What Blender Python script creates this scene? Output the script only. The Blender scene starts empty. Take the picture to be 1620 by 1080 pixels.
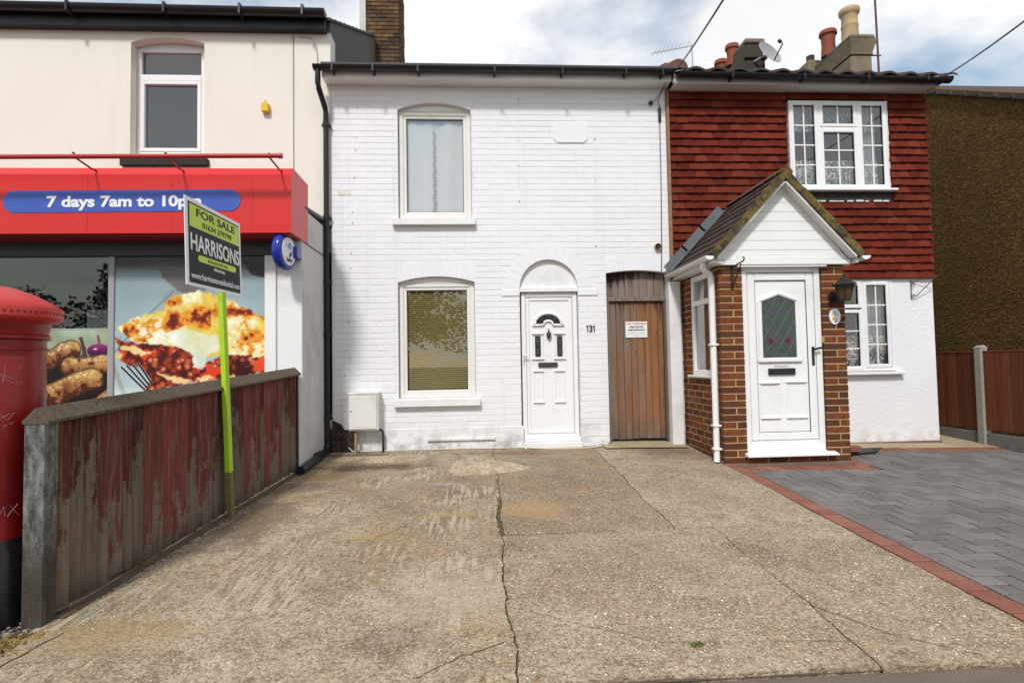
import bpy, bmesh, math, random
import numpy as np
from mathutils import Vector, Matrix
rnd = random.Random(7)
R = math.radians
sc = bpy.context.scene
COL = sc.collection
# ------------------------------------------------------------------ camera
FPX, YAW, PIT, ROL, CD = 880., R(3.33), R(2.29), R(-1.02), 7.5
_fw = Vector((math.sin(YAW)*math.cos(PIT), math.cos(YAW)*math.cos(PIT), math.sin(PIT)))
_r = Vector((math.cos(YAW), -math.sin(YAW), 0)); _u = _r.cross(_fw)
CR = _r*math.cos(ROL)+_u*math.sin(ROL); CU = -_r*math.sin(ROL)+_u*math.cos(ROL)
CAM = Vector((0, -CD, 1.121))
cd = bpy.data.cameras.new('camera'); cam = bpy.data.objects.new('camera', cd); COL.objects.link(cam)
m = Matrix((CR, CU, -_fw)).transposed().to_4x4(); m.translation = CAM; cam.matrix_world = m
cd.sensor_width = 36; cd.lens = FPX/1620*36; cd.clip_end = 2000; cd.clip_start = .05
sc.camera = cam
def proj(p):
    v = Vector(p)-CAM; z = v.dot(_fw); return 810+FPX*v.dot(CR)/z, 540-FPX*v.dot(CU)/z
def at(x, y, Y):                      # pixel of the photograph -> point on the plane at depth Y
    d = _fw*FPX+CR*(x-810)-CU*(y-540); t = (Y+CD)/d.y; return CAM+d*t
# ------------------------------------------------------------------ sky and sun
SUND = Vector((.28, .88, -1.0)).normalized()
w = bpy.data.worlds.new('World'); sc.world = w; w.use_nodes = True
nt = w.node_tree; nt.nodes.clear()
def wn(t, **k):
    n = nt.nodes.new(t)
    for a, b in k.items(): setattr(n, a, b)
    return n
L = nt.links.new
sky = wn('ShaderNodeTexSky', sky_type='NISHITA', sun_disc=False)
sky.sun_elevation = math.asin(-SUND.z); sky.sun_rotation = math.atan2(-SUND.x, -SUND.y); sky.air_density = 1.6; sky.dust_density = .6
tc = wn('ShaderNodeTexCoord'); sep = wn('ShaderNodeSeparateXYZ'); L(tc.outputs['Generated'], sep.inputs[0])
zz = wn('ShaderNodeMath', operation='MAXIMUM'); L(sep.outputs[2], zz.inputs[0]); zz.inputs[1].default_value = 0.0
za = wn('ShaderNodeMath', operation='ADD'); L(zz.outputs[0], za.inputs[0]); za.inputs[1].default_value = .22
dv = wn('ShaderNodeVectorMath', operation='DIVIDE'); cmb = wn('ShaderNodeCombineXYZ')
for i in range(3): L(za.outputs[0], cmb.inputs[i])
L(tc.outputs['Generated'], dv.inputs[0]); L(cmb.outputs[0], dv.inputs[1])
mp = wn('ShaderNodeMapping'); mp.inputs['Location'].default_value = (5.5, 1.7, 0); L(dv.outputs[0], mp.inputs[0])
n1 = wn('ShaderNodeTexNoise'); n1.inputs['Scale'].default_value = 1.5; n1.inputs['Detail'].default_value = 9; n1.inputs['Roughness'].default_value = .55; L(mp.outputs[0], n1.inputs[0])
r1 = wn('ShaderNodeValToRGB'); r1.color_ramp.elements[0].position = .36; r1.color_ramp.elements[1].position = .52; L(n1.outputs[0], r1.inputs[0])
n2 = wn('ShaderNodeTexNoise'); n2.inputs['Scale'].default_value = 2.3; n2.inputs['Detail'].default_value = 7; L(mp.outputs[0], n2.inputs[0])
r2 = wn('ShaderNodeValToRGB'); r2.color_ramp.elements[0].color = (6.5, 6.56, 6.65, 1); r2.color_ramp.elements[1].color = (7.1, 7.13, 7.18, 1)
r2.color_ramp.elements[0].position = .3; r2.color_ramp.elements[1].position = .62; L(n2.outputs[0], r2.inputs[0])
mx = wn('ShaderNodeMix', data_type='RGBA'); L(r1.outputs[0], mx.inputs[0]); L(sky.outputs[0], mx.inputs[6]); L(r2.outputs[0], mx.inputs[7])
bg = wn('ShaderNodeBackground'); bg.inputs[1].default_value = .13; L(mx.outputs[2], bg.inputs[0])
wo = wn('ShaderNodeOutputWorld'); L(bg.outputs[0], wo.inputs[0])
sl = bpy.data.lights.new('sun', 'SUN'); sl.energy = 2.7; sl.angle = R(7); sl.color = (1, .975, .945)
so = bpy.data.objects.new('sun', sl); COL.objects.link(so); so.rotation_euler = SUND.to_track_quat('-Z', 'Y').to_euler(); so.location = (-6, -10, 16)
vs = sc.view_settings; vs.view_transform = 'Standard'; vs.look = 'None'; vs.exposure = 0.15; vs.gamma = 1
# ------------------------------------------------------------------ materials
class NT:
    def __init__(s, name):
        s.m = bpy.data.materials.new(name); s.m.use_nodes = True; s.t = s.m.node_tree; s.t.nodes.clear()
        s.out = s.n('ShaderNodeOutputMaterial'); s.p = s.n('ShaderNodeBsdfPrincipled'); s.l(s.p.outputs[0], s.out.inputs[0])
        s.geo = s.n('ShaderNodeNewGeometry'); s.pos = s.geo.outputs['Position']
    def n(s, t, **k):
        n = s.t.nodes.new(t)
        for a, b in k.items(): setattr(n, a, b)
        return n
    def l(s, a, b): s.t.links.new(a, b)
    def vec(s, sx, sy, sz, off=(0, 0, 0), src=None):
        mp = s.n('ShaderNodeMapping'); mp.inputs['Scale'].default_value = (sx, sy, sz); mp.inputs['Location'].default_value = off; s.l(src or s.pos, mp.inputs[0]); return mp.outputs[0]
    def noise(s, scale=1, detail=4, rough=.55, vec=None, dist=0):
        n = s.n('ShaderNodeTexNoise'); n.inputs['Scale'].default_value = scale; n.inputs['Detail'].default_value = detail; n.inputs['Roughness'].default_value = rough; n.inputs['Distortion'].default_value = dist
        s.l(vec or s.pos, n.inputs['Vector']); return n.outputs[0]
    def voro(s, scale, vec=None, feature='F1'):
        n = s.n('ShaderNodeTexVoronoi', feature=feature); n.inputs['Scale'].default_value = scale; s.l(vec or s.pos, n.inputs['Vector']); return n
    def ramp(s, fac, *stops):
        r = s.n('ShaderNodeValToRGB'); e = r.color_ramp.elements
        while len(e) < len(stops): e.new(.5)
        for i, (p, c) in enumerate(stops):
            e[i].position = p; e[i].color = (c, c, c, 1) if not hasattr(c, '__len__') else (*c, 1)
        s.l(fac, r.inputs[0]); return r.outputs[0]
    def mix(s, fac, a, b, mode='MIX'):
        n = s.n('ShaderNodeMix', data_type='RGBA', blend_type=mode)
        for v, i in ((fac, 0), (a, 6), (b, 7)):
            if hasattr(v, 'is_linked'): s.l(v, n.inputs[i])
            elif i == 0: n.inputs[0].default_value = v
            else: n.inputs[i].default_value = (*v, 1)
        return n.outputs[2]
    def math(s, op, a, b=0, c=0, clamp=False):
        n = s.n('ShaderNodeMath', operation=op, use_clamp=clamp)
        for i, v in enumerate((a, b, c)):
            if hasattr(v, 'is_linked'): s.l(v, n.inputs[i])
            else: n.inputs[i].default_value = v
        return n.outputs[0]
    def rand(s):
        o = s.n('ShaderNodeObjectInfo'); return s.math('FRACT', s.math('ADD', o.outputs['Random'], s.geo.outputs['Random Per Island']))
    def xyz(s):
        n = s.n('ShaderNodeSeparateXYZ'); s.l(s.geo.outputs['Position'], n.inputs[0]); return n.outputs
    def bump(s, h, strength=.3, dist=.01):
        b = s.n('ShaderNodeBump'); b.inputs['Strength'].default_value = strength; b.inputs['Distance'].default_value = dist; s.l(h, b.inputs['Height']); s.l(b.outputs[0], s.p.inputs['Normal'])
    def fin(s, col, rough=.5, spec=.5, metal=0):
        if hasattr(col, 'is_linked'): s.l(col, s.p.inputs['Base Color'])
        else: s.p.inputs['Base Color'].default_value = (*col, 1)
        if hasattr(rough, 'is_linked'): s.l(rough, s.p.inputs['Roughness'])
        else: s.p.inputs['Roughness'].default_value = rough
        s.p.inputs['Specular IOR Level'].default_value = spec; s.p.inputs['Metallic'].default_value = metal
        return s.m
def sc_(c, k): return tuple(min(1, x*k) for x in c)
def simple(name, col, rough=.5, var=.12, scale=6, bump=0, bscale=60, spec=.4, metal=0, rv=0, dirt=0):
    s = NT(name); c = s.mix(s.noise(scale, 5), sc_(col, 1-var), sc_(col, 1+var))
    if rv: c = s.mix(s.rand(), c, s.mix(1.0, c, (1-rv,)*3, 'MULTIPLY'))
    if dirt: c = s.mix(s.ramp(s.noise(2.3, 8, .65), (.5, 0), (.72, dirt)), c, (.12, .10, .075))
    if bump: s.bump(s.noise(bscale, 4), bump)
    return s.fin(c, rough, spec, metal)
MT = {}
MT['upvc'] = simple('white_upvc', (.80, .80, .79), .32, .02, 3, .02, 20, dirt=.10)
MT['cream_upvc'] = simple('old_upvc', (.74, .72, .68), .4, .04, 4, .03, 20, dirt=.12)
MT['white_paint'] = simple('white_paint', (.76, .76, .76), .5, .05, 5, .15, 40, dirt=.22)
MT['black_plastic'] = simple('black_plastic', (.012, .012, .014), .38, .25, 5, .05, 30)
MT['black_iron'] = simple('black_iron', (.012, .012, .012), .5, .2, 9, .2, 120)
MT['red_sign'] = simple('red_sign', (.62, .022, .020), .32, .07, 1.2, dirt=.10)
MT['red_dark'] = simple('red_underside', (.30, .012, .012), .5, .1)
MT['red_rail'] = simple('red_rail', (.42, .03, .03), .4, .15)
MT['blue_pill'] = simple('blue_print', (.045, .10, .42), .35, .03)
MT['blue_gloss'] = simple('blue_gloss', (.012, .03, .30), .18, .1)
MT['blue_light'] = simple('light_blue_print', (.05, .38, .75), .35, .03)
MT['orange_light'] = simple('peach_print', (.75, .45, .30), .35, .03)
MT['print_white'] = simple('white_print', (.80, .80, .80), .4, .02)
MT['print_black'] = simple('black_print', (.02, .02, .02), .45, .02)
MT['print_red'] = simple('red_print', (.70, .16, .14), .45, .1)
MT['print_grey'] = simple('grey_print', (.50, .50, .48), .45, .1)
MT['board_dark'] = simple('dark_board', (.016, .024, .026), .5, .05, spec=.15)
MT['board_green'] = simple('green_board', (.50, .68, .04), .4, .04)
MT['post_green'] = simple('lime_paint', (.36, .60, .012), .45, .10, 14, .15, 50, dirt=.35)
MT['post_bare'] = simple('bare_post_foot', (.16, .13, .05), .8, .25, 20, .3, 60)
MT['yellow'] = simple('yellow_plastic', (.70, .45, .01), .4, .05)
MT['brass'] = simple('brass', (.50, .40, .18), .35, .1, metal=.6)
MT['dark_brown'] = simple('dark_bronze', (.055, .045, .038), .35, .1)
MT['zinc'] = simple('lead_sheet', (.14, .15, .16), .6, .25, 8, .4, 25, rv=.2)
def galv():
    s = NT('weathered_post'); x, y, z = s.xyz(); c = s.mix(s.ramp(s.noise(1, 7, .7, s.vec(22, 22, 8)), (.40, 0), (.62, 1)), (.05, .05, .048), (.21, .22, .21)); c = s.mix(s.ramp(s.math('ADD', z, s.math('MULTIPLY', s.noise(6, 5), .5)), (.30, .9), (.62, 0)), c, (.045, .035, .028)); c = s.mix(s.ramp(s.noise(1, 4, .6, s.vec(40, 40, 3)), (.6, 0), (.72, .5)), c, (.22, .15, .05)); s.bump(s.noise(40, 5), .5, .008); return s.fin(c, .75, .3)
MT['galv'] = galv()
MT['grey_metal'] = simple('grey_metal', (.33, .33, .34), .4, .08)
MT['rust'] = simple('rusty_steel', (.11, .055, .045), .8, .4, 20, .3, 80)
MT['pot_red'] = simple('terracotta', (.25, .055, .03), .75, .3, 8, .3, 30, dirt=.4)
MT['pot_cream'] = simple('buff_pot', (.50, .36, .20), .8, .25, 9, .3, 30, dirt=.4)
MT['grey_render'] = simple('grey_render', (.13, .12, .11), .9, .35, 4, .6, 60, dirt=.5)
MT['stack_render'] = simple('lichen_render', (.20, .165, .11), .95, .5, 3.2, .7, 50, dirt=.8)
def moss():
    s = NT('mossy_mortar'); c = s.mix(s.ramp(s.noise(9, 7, .65), (.42, 0), (.58, 1)), (.06, .048, .034), (.20, .145, .045)); c = s.mix(s.ramp(s.noise(24, 5, .6), (.56, 0), (.66, .8)), c, (.30, .24, .10)); c = s.mix(s.ramp(s.noise(5, 4), (.5, 0), (.62, .7)), c, (.085, .07, .055)); s.bump(s.noise(45, 6, .7), 1, .02); return s.fin(c, .95, .1)
MT['moss_mortar'] = moss()
MT['old_brick'] = simple('old_stock_brick', (.17, .095, .04), .95, .5, 9, .7, 60, rv=.65, dirt=.75)
MT['soot'] = simple('sooty_mortar', (.05, .045, .035), .95, .4, 9, .5, 60)
MT['roof_tile'] = simple('brown_roof_tile', (.060, .036, .030), .85, .45, 7, .6, 70, rv=.4, dirt=.3)
MT['ridge_tile'] = simple('ridge_tile', (.13, .065, .045), .9, .55, 8, .6, 50, dirt=.5)
MT['slate'] = simple('grey_slate', (.07, .07, .08), .7, .25, 6, .3, 40, rv=.3)
MT['batten'] = simple('bare_batten', (.27, .15, .08), .9, .3, 12, .4, 50)
MT['felt'] = simple('black_felt', (.03, .027, .025), .9, .4, 8, .5, 40)
MT['filler'] = simple('white_filler', (.68, .66, .62), .9, .1, 10, .5, 40)
MT['room'] = simple('room_wall', (.30, .29, .27), .9, .05)
MT['shop_room'] = simple('shop_wall', (.16, .16, .17), .9, .1)
MT['lace'] = simple('net_curtain', (.72, .72, .74), .9, .06, 9)
MT['soft_curtain'] = simple('grey_curtain', (.36, .35, .36), .9, .12, 7)
MT['blind'] = simple('yellow_blind', (.38, .275, .08), .55, .06)
MT['cable'] = simple('grey_cable', (.04, .04, .042), .6, .1)
MT['white_cable'] = simple('dirty_white_cable', (.55, .52, .46), .6, .15)
MT['meter_box'] = simple('aged_white_box', (.72, .71, .68), .45, .05, 4, .05, 30, dirt=.3)
MT['oak'] = simple('weathered_leg', (.28, .20, .10), .8, .3, 16, .3, 60)
MT['joint'] = simple('paving_joint', (.042, .038, .032), .95, .3, 15, .6, 60)
MT['weed'] = simple('weed', (.10, .13, .03), .7, .4, 30)
MT['dry_grass'] = simple('dry_grass', (.28, .19, .06), .8, .4, 30)
MT['leaf'] = simple('leaf', (.05, .085, .025), .6, .4, 3, rv=.5)
MT['bark'] = simple('bark', (.08, .06, .045), .95, .3, 9, .6, 40)
MT['tarmac'] = simple('tarmac', (.055, .055, .056), .95, .2, 30, .5, 200)
MT['earth'] = simple('ground_earth', (.10, .095, .07), .95, .3, .5, .5, 10)
MT['pebble'] = simple('pebble', (.30, .28, .25), .8, .3, 30, rv=.5)
MT['red_post'] = simple('pillar_box_red', (.215, .004, .005), .34, .12, 3, .04, 12, dirt=.2)  # body red set darker than the cap's: shade put into the colour
MT['red_cap'] = simple('pillar_box_cap', (.50, .030, .028), .38, .12, 4, .05, 20, dirt=.15)
MT['graffiti'] = simple('pale_scribble', (.42, .24, .27), .5, .05)
MT['amber'] = simple('amber_glass', (.085, .05, .025), .15, .1)
MT['sandy'] = simple('sandy_concrete', (.36, .29, .18), .95, .25, 5, .4, 60, dirt=.3)
MT['pebbledash_rooftile'] = simple('verge_slate', (.07, .065, .06), .85, .4, 9, .4, 40, rv=.3)
# painted brick
def painted_brick():
    s = NT('white_painted_brick'); x, y, z = s.xyz()
    c = s.mix(s.noise(3, 6), (.75, .75, .768), (.81, .81, .826))
    c = s.mix(s.math('MULTIPLY', s.rand(), .09), c, (.60, .60, .62))
    drip = s.ramp(s.noise(1, 6, .6, s.vec(5, 5, .5)), (.55, 0), (.85, .22))
    c = s.mix(drip, c, (.44, .41, .36))
    low = s.math('MULTIPLY', s.ramp(z, (0, 1), (.42, 0)), s.ramp(s.noise(4.5, 7, .65), (.42, 0), (.62, .75)))
    c = s.mix(low, c, (.28, .25, .20))
    s.bump(s.noise(38, 5), .35, .006); return s.fin(c, .62, .3)
MT['pbrick'] = painted_brick()
def painted_mortar():
    s = NT('white_painted_mortar'); c = s.mix(s.ramp(s.noise(6, 8, .7), (.40, 0), (.70, 1)), (.74, .74, .76), (.54, .53, .52)); s.bump(s.noise(60, 4), .3, .005); return s.fin(c, .7, .2)
MT['pmortar'] = painted_mortar()
def dark_patch():
    s = NT('bare_sooty_brick'); c = s.mix(s.ramp(s.noise(14, 7, .7), (.48, 0), (.60, 1)), (.035, .028, .026), (.10, .06, .05)); s.bump(s.noise(40, 5), .7, .01); return s.fin(c, .9, .2)
MT['patch'] = dark_patch()
def render_white():
    s = NT('rough_white_render'); c = s.mix(s.noise(2, 6), (.74, .74, .75), (.80, .80, .81)); x, y, z = s.xyz()
    c = s.mix(s.math('MULTIPLY', s.ramp(z, (0, 1), (.25, 0)), s.ramp(s.noise(5, 7), (.45, 0), (.65, .5))), c, (.45, .36, .28))
    s.bump(s.noise(1, 5, .6, s.vec(17, 17, 26)), .55, .014); return s.fin(c, .85, .2)
MT['render'] = render_white()
def cream():
    s = NT('cream_render'); c = s.mix(s.noise(1.2, 7), (.72, .68, .60), (.79, .755, .69))
    c = s.mix(s.ramp(s.noise(1, 7, .65, s.vec(3.5, 3.5, .35)), (.55, 0), (.85, .35)), c, (.50, .45, .37)); s.bump(s.noise(70, 4), .25, .006); return s.fin(c, .85, .2)
MT['cream'] = cream()
MT['greywhite'] = simple('grey_white_render', (.56, .55, .53), .8, .08, 1.5, .2, 50, dirt=.3)
def pebbledash():
    s = NT('brown_pebbledash'); v = s.voro(38); rc = s.ramp(v.outputs['Color'], (.0, (.030, .020, .008)), (.55, (.075, .050, .018)), (.9, (.10, .072, .032)), (1, (.20, .165, .11)))
    x, y, z = s.xyz(); big = s.mix(s.noise(.9, 6, .6), (1.0, .90, .86), (2.5, 2.25, 2.15)); c = s.mix(1.0, rc, big, 'MULTIPLY')
    c = s.mix(s.ramp(s.noise(2.2, 6), (.55, 0), (.7, .4)), c, (.10, .07, .03))
    s.bump(v.outputs['Distance'], .8, .015); return s.fin(c, .95, .05)
MT['pebbledash'] = pebbledash()
def brick():
    s = NT('red_brown_brick'); r = s.rand(); c = s.ramp(r, (0, (.055, .024, .017)), (.35, (.11, .035, .018)), (.65, (.17, .047, .020)), (1, (.21, .062, .026)))
    c = s.mix(s.ramp(s.noise(16, 6, .6), (.42, 0), (.68, .75)), c, (.045, .02, .016)); c = s.mix(s.math('MULTIPLY', s.noise(70, 3), .3), c, (.22, .08, .035))
    s.bump(s.noise(75, 5), .5, .006); return s.fin(c, .9, .2)
MT['brick'] = brick()
MT['mortar'] = simple('buff_mortar', (.42, .29, .12), .95, .25, 12, .6, 90)
MT['plinth'] = simple('cement_plinth', (.17, .11, .085), .95, .4, 9, .6, 60)
def walltile():
    s = NT('red_wall_tile'); r = s.rand(); c = s.ramp(r, (0, (.085, .015, .010)), (.5, (.130, .022, .013)), (1, (.165, .035, .019)))
    c = s.mix(s.ramp(s.noise(1.1, 6, .6), (.45, 0), (.75, .5)), c, (.085, .016, .011)); c = s.mix(s.ramp(s.noise(1, 4, .5, s.vec(45, 45, 6)), (.64, 0), (.78, .6)), c, (.27, .10, .06))
    s.bump(s.noise(90, 4), .25, .004); return s.fin(c, .85, .06)
MT['walltile'] = walltile()
def wood(name, a, b, dark, stain=None, zs=1.4):
    s = NT(name); oi = s.n('ShaderNodeObjectInfo'); cmb = s.n('ShaderNodeCombineXYZ'); s.l(s.math('MULTIPLY', oi.outputs['Random'], 1.9), cmb.inputs[0]); s.l(s.math('MULTIPLY', oi.outputs['Random'], 23.), cmb.inputs[2])
    va = s.n('ShaderNodeVectorMath', operation='ADD'); s.l(s.pos, va.inputs[0]); s.l(cmb.outputs[0], va.inputs[1]); raw = s.pos; s.raw = raw; s.pos = va.outputs[0]
    v = s.vec(34, 34, zs); r = s.rand(); g = s.noise(1, 6, .6, v, .6)
    c = s.mix(s.ramp(g, (.30, 0), (.66, 1)), a, b); c = s.mix(s.math('MULTIPLY', r, .7), c, sc_(a, .62))
    c = s.mix(s.ramp(s.noise(1, 5, .6, s.vec(60, 60, 2.2)), (.55, 0), (.70, .7)), c, dark)
    v2 = s.voro(1, s.vec(9, 9, 3.2)); c = s.mix(s.ramp(v2.outputs['Distance'], (.05, .85), (.13, 0)), c, dark)
    if stain: c = stain(s, c)
    c = s.mix(1.0, c, s.ramp(s.rand(), (0, .50), (1, 1.15)), 'MULTIPLY')
    s.bump(g, .5, .008); return s.fin(c, .82, .2)
def gate_stain(s, c):
    x, y, z = s.xyz()
    grey = s.ramp(s.math('ADD', s.math('MULTIPLY', x, -1.1), s.math('MULTIPLY', s.noise(1, 5, .6, s.vec(16, 16, .8)), .9)), (-.0, 0), (1, 1))
    gx = s.math('SUBTRACT', 2.55, x)                                    # the planks by the white house are the greyer ones
    f = s.math('ADD', s.math('MULTIPLY', gx, .36), s.math('SUBTRACT', s.noise(1, 5, .6, s.vec(15, 15, .9)), .5), clamp=True)
    c = s.mix(s.ramp(f, (.12, 0), (.34, .95)), c, s.mix(s.noise(1, 5, .6, s.vec(40, 40, 1.5)), (.13, .105, .09), (.36, .29, .23)))
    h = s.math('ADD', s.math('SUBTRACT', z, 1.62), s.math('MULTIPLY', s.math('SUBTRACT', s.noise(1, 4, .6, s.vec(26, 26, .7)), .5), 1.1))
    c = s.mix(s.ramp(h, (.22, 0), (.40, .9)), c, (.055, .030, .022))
    l = s.math('ADD', s.math('SUBTRACT', .36, z), s.math('MULTIPLY', s.math('SUBTRACT', s.noise(1, 4, .6, s.vec(22, 22, .8)), .5), .8))
    return s.mix(s.ramp(l, (.0, 0), (.30, .75)), c, (.14, .12, .105))
MT['gate'] = wood('weathered_gate_timber', (.26, .105, .042), (.47, .25, .13), (.075, .032, .02), gate_stain)
def top_stain(s, c):
    x, y, z = s.xyz()
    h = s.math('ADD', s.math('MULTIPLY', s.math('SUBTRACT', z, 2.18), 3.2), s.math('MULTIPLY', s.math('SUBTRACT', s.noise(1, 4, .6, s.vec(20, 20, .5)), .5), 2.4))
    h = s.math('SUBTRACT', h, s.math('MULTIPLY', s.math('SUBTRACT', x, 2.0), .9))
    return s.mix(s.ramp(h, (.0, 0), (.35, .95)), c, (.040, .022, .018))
MT['gate_top'] = wood('grey_gate_timber', (.24, .18, .15), (.38, .31, .27), (.10, .07, .055), top_stain)
def fence_stain(s, c):
    x, y, z = s.xyz(); gz_ = s.math('SUBTRACT', z, s.math('MULTIPLY', y, .05))
    f = s.math('ADD', s.math('MULTIPLY', s.math('SUBTRACT', gz_, .30), 1.3), s.math('ADD', s.math('MULTIPLY', s.math('SUBTRACT', s.noise(1, 7, .72, s.vec(13, 13, 4.2)), .5), 3.0), s.math('MULTIPLY', s.math('SUBTRACT', s.rand(), .5), 1.1)))
    f2 = s.ramp(s.noise(1, 5, .6, s.vec(70, 70, 3.0)), (.50, 1), (.66, .12))
    c = s.mix(s.math('MULTIPLY', s.ramp(f, (.0, 0), (.22, .95)), f2), c, s.mix(s.rand(), (.10, .018, .015), (.18, .038, .03)))
    return s.mix(s.ramp(gz_, (.0, .6), (.16, 0)), c, (.045, .035, .028))
MT['fence'] = wood('worn_red_fence_board', (.17, .13, .10), (.34, .265, .205), (.065, .048, .036), fence_stain)
MT['coping'] = wood('weathered_coping', (.12, .09, .062), (.21, .165, .12), (.05, .035, .025), None, 30)
MT['panel'] = wood('stained_fence_panel', (.17, .052, .022), (.25, .08, .036), (.10, .03, .016))
MT['conc_post'] = simple('concrete_post', (.30, .29, .25), .95, .2, 14, .6, 90, dirt=.25)
# glass: clear pane that reflects
def glass(name, f=1.7, tint=(1, 1, 1), rough=0.0):
    s = NT(name); s.t.nodes.remove(s.p); tr = s.n('ShaderNodeBsdfTransparent'); tr.inputs[0].default_value = (*tint, 1); gl = s.n('ShaderNodeBsdfGlossy'); gl.inputs['Roughness'].default_value = rough
    dt = s.n('ShaderNodeVectorMath', operation='DOT_PRODUCT'); s.l(s.geo.outputs['Incoming'], dt.inputs[0]); s.l(s.geo.outputs['Normal'], dt.inputs[1])
    sch = s.math('MULTIPLY_ADD', s.math('POWER', s.math('SUBTRACT', 1, s.math('ABSOLUTE', dt.outputs['Value']), clamp=True), 5), .96, .04); f_ = s.math('MULTIPLY', sch, f, clamp=True)
    mx = s.n('ShaderNodeMixShader'); s.l(f_, mx.inputs[0]); s.l(tr.outputs[0], mx.inputs[1]); s.l(gl.outputs[0], mx.inputs[2]); s.l(mx.outputs[0], s.out.inputs[0]); return s.m
MT['glass'] = glass('window_glass', 2.5, (.93, .95, .95)); MT['shop_glass'] = glass('shop_glass', 1.5, (.95, .97, .97)); MT['dark_glass'] = simple('obscure_glass', (.055, .065, .068), .22, .25, 25, .25, 90, spec=.6)
MT['black_glass'] = simple('black_leaded_glass', (.012, .013, .015), .12, .2, 20, .1, 60, spec=.6)
MT['lead'] = simple('lead_came', (.17, .18, .18), .45, .1); MT['leaf_glass'] = simple('green_glass', (.03, .12, .03), .3, .1); MT['rose_glass'] = simple('red_glass', (.16, .012, .03), .3, .1)
def vcol(name):
    s = NT(name); a = s.n('ShaderNodeAttribute', attribute_name='Col'); return s.fin(a.outputs['Color'], .35, .4)
MT['vcol'] = vcol('printed_vinyl')
# lace: opaque threads with holes
def lace():
    s = NT('patterned_lace'); v = s.voro(38, feature='F1'); hole = s.ramp(v.outputs['Distance'], (.40, 1), (.55, .15)); s.fin((.74, .74, .76), .9, .1)
    tr = s.n('ShaderNodeBsdfTransparent'); mx = s.n('ShaderNodeMixShader'); s.l(hole, mx.inputs[0]); s.l(tr.outputs[0], mx.inputs[1]); s.l(s.p.outputs[0], mx.inputs[2]); s.l(mx.outputs[0], s.out.inputs[0]); return s.m
MT['lace_pat'] = lace()
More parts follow.
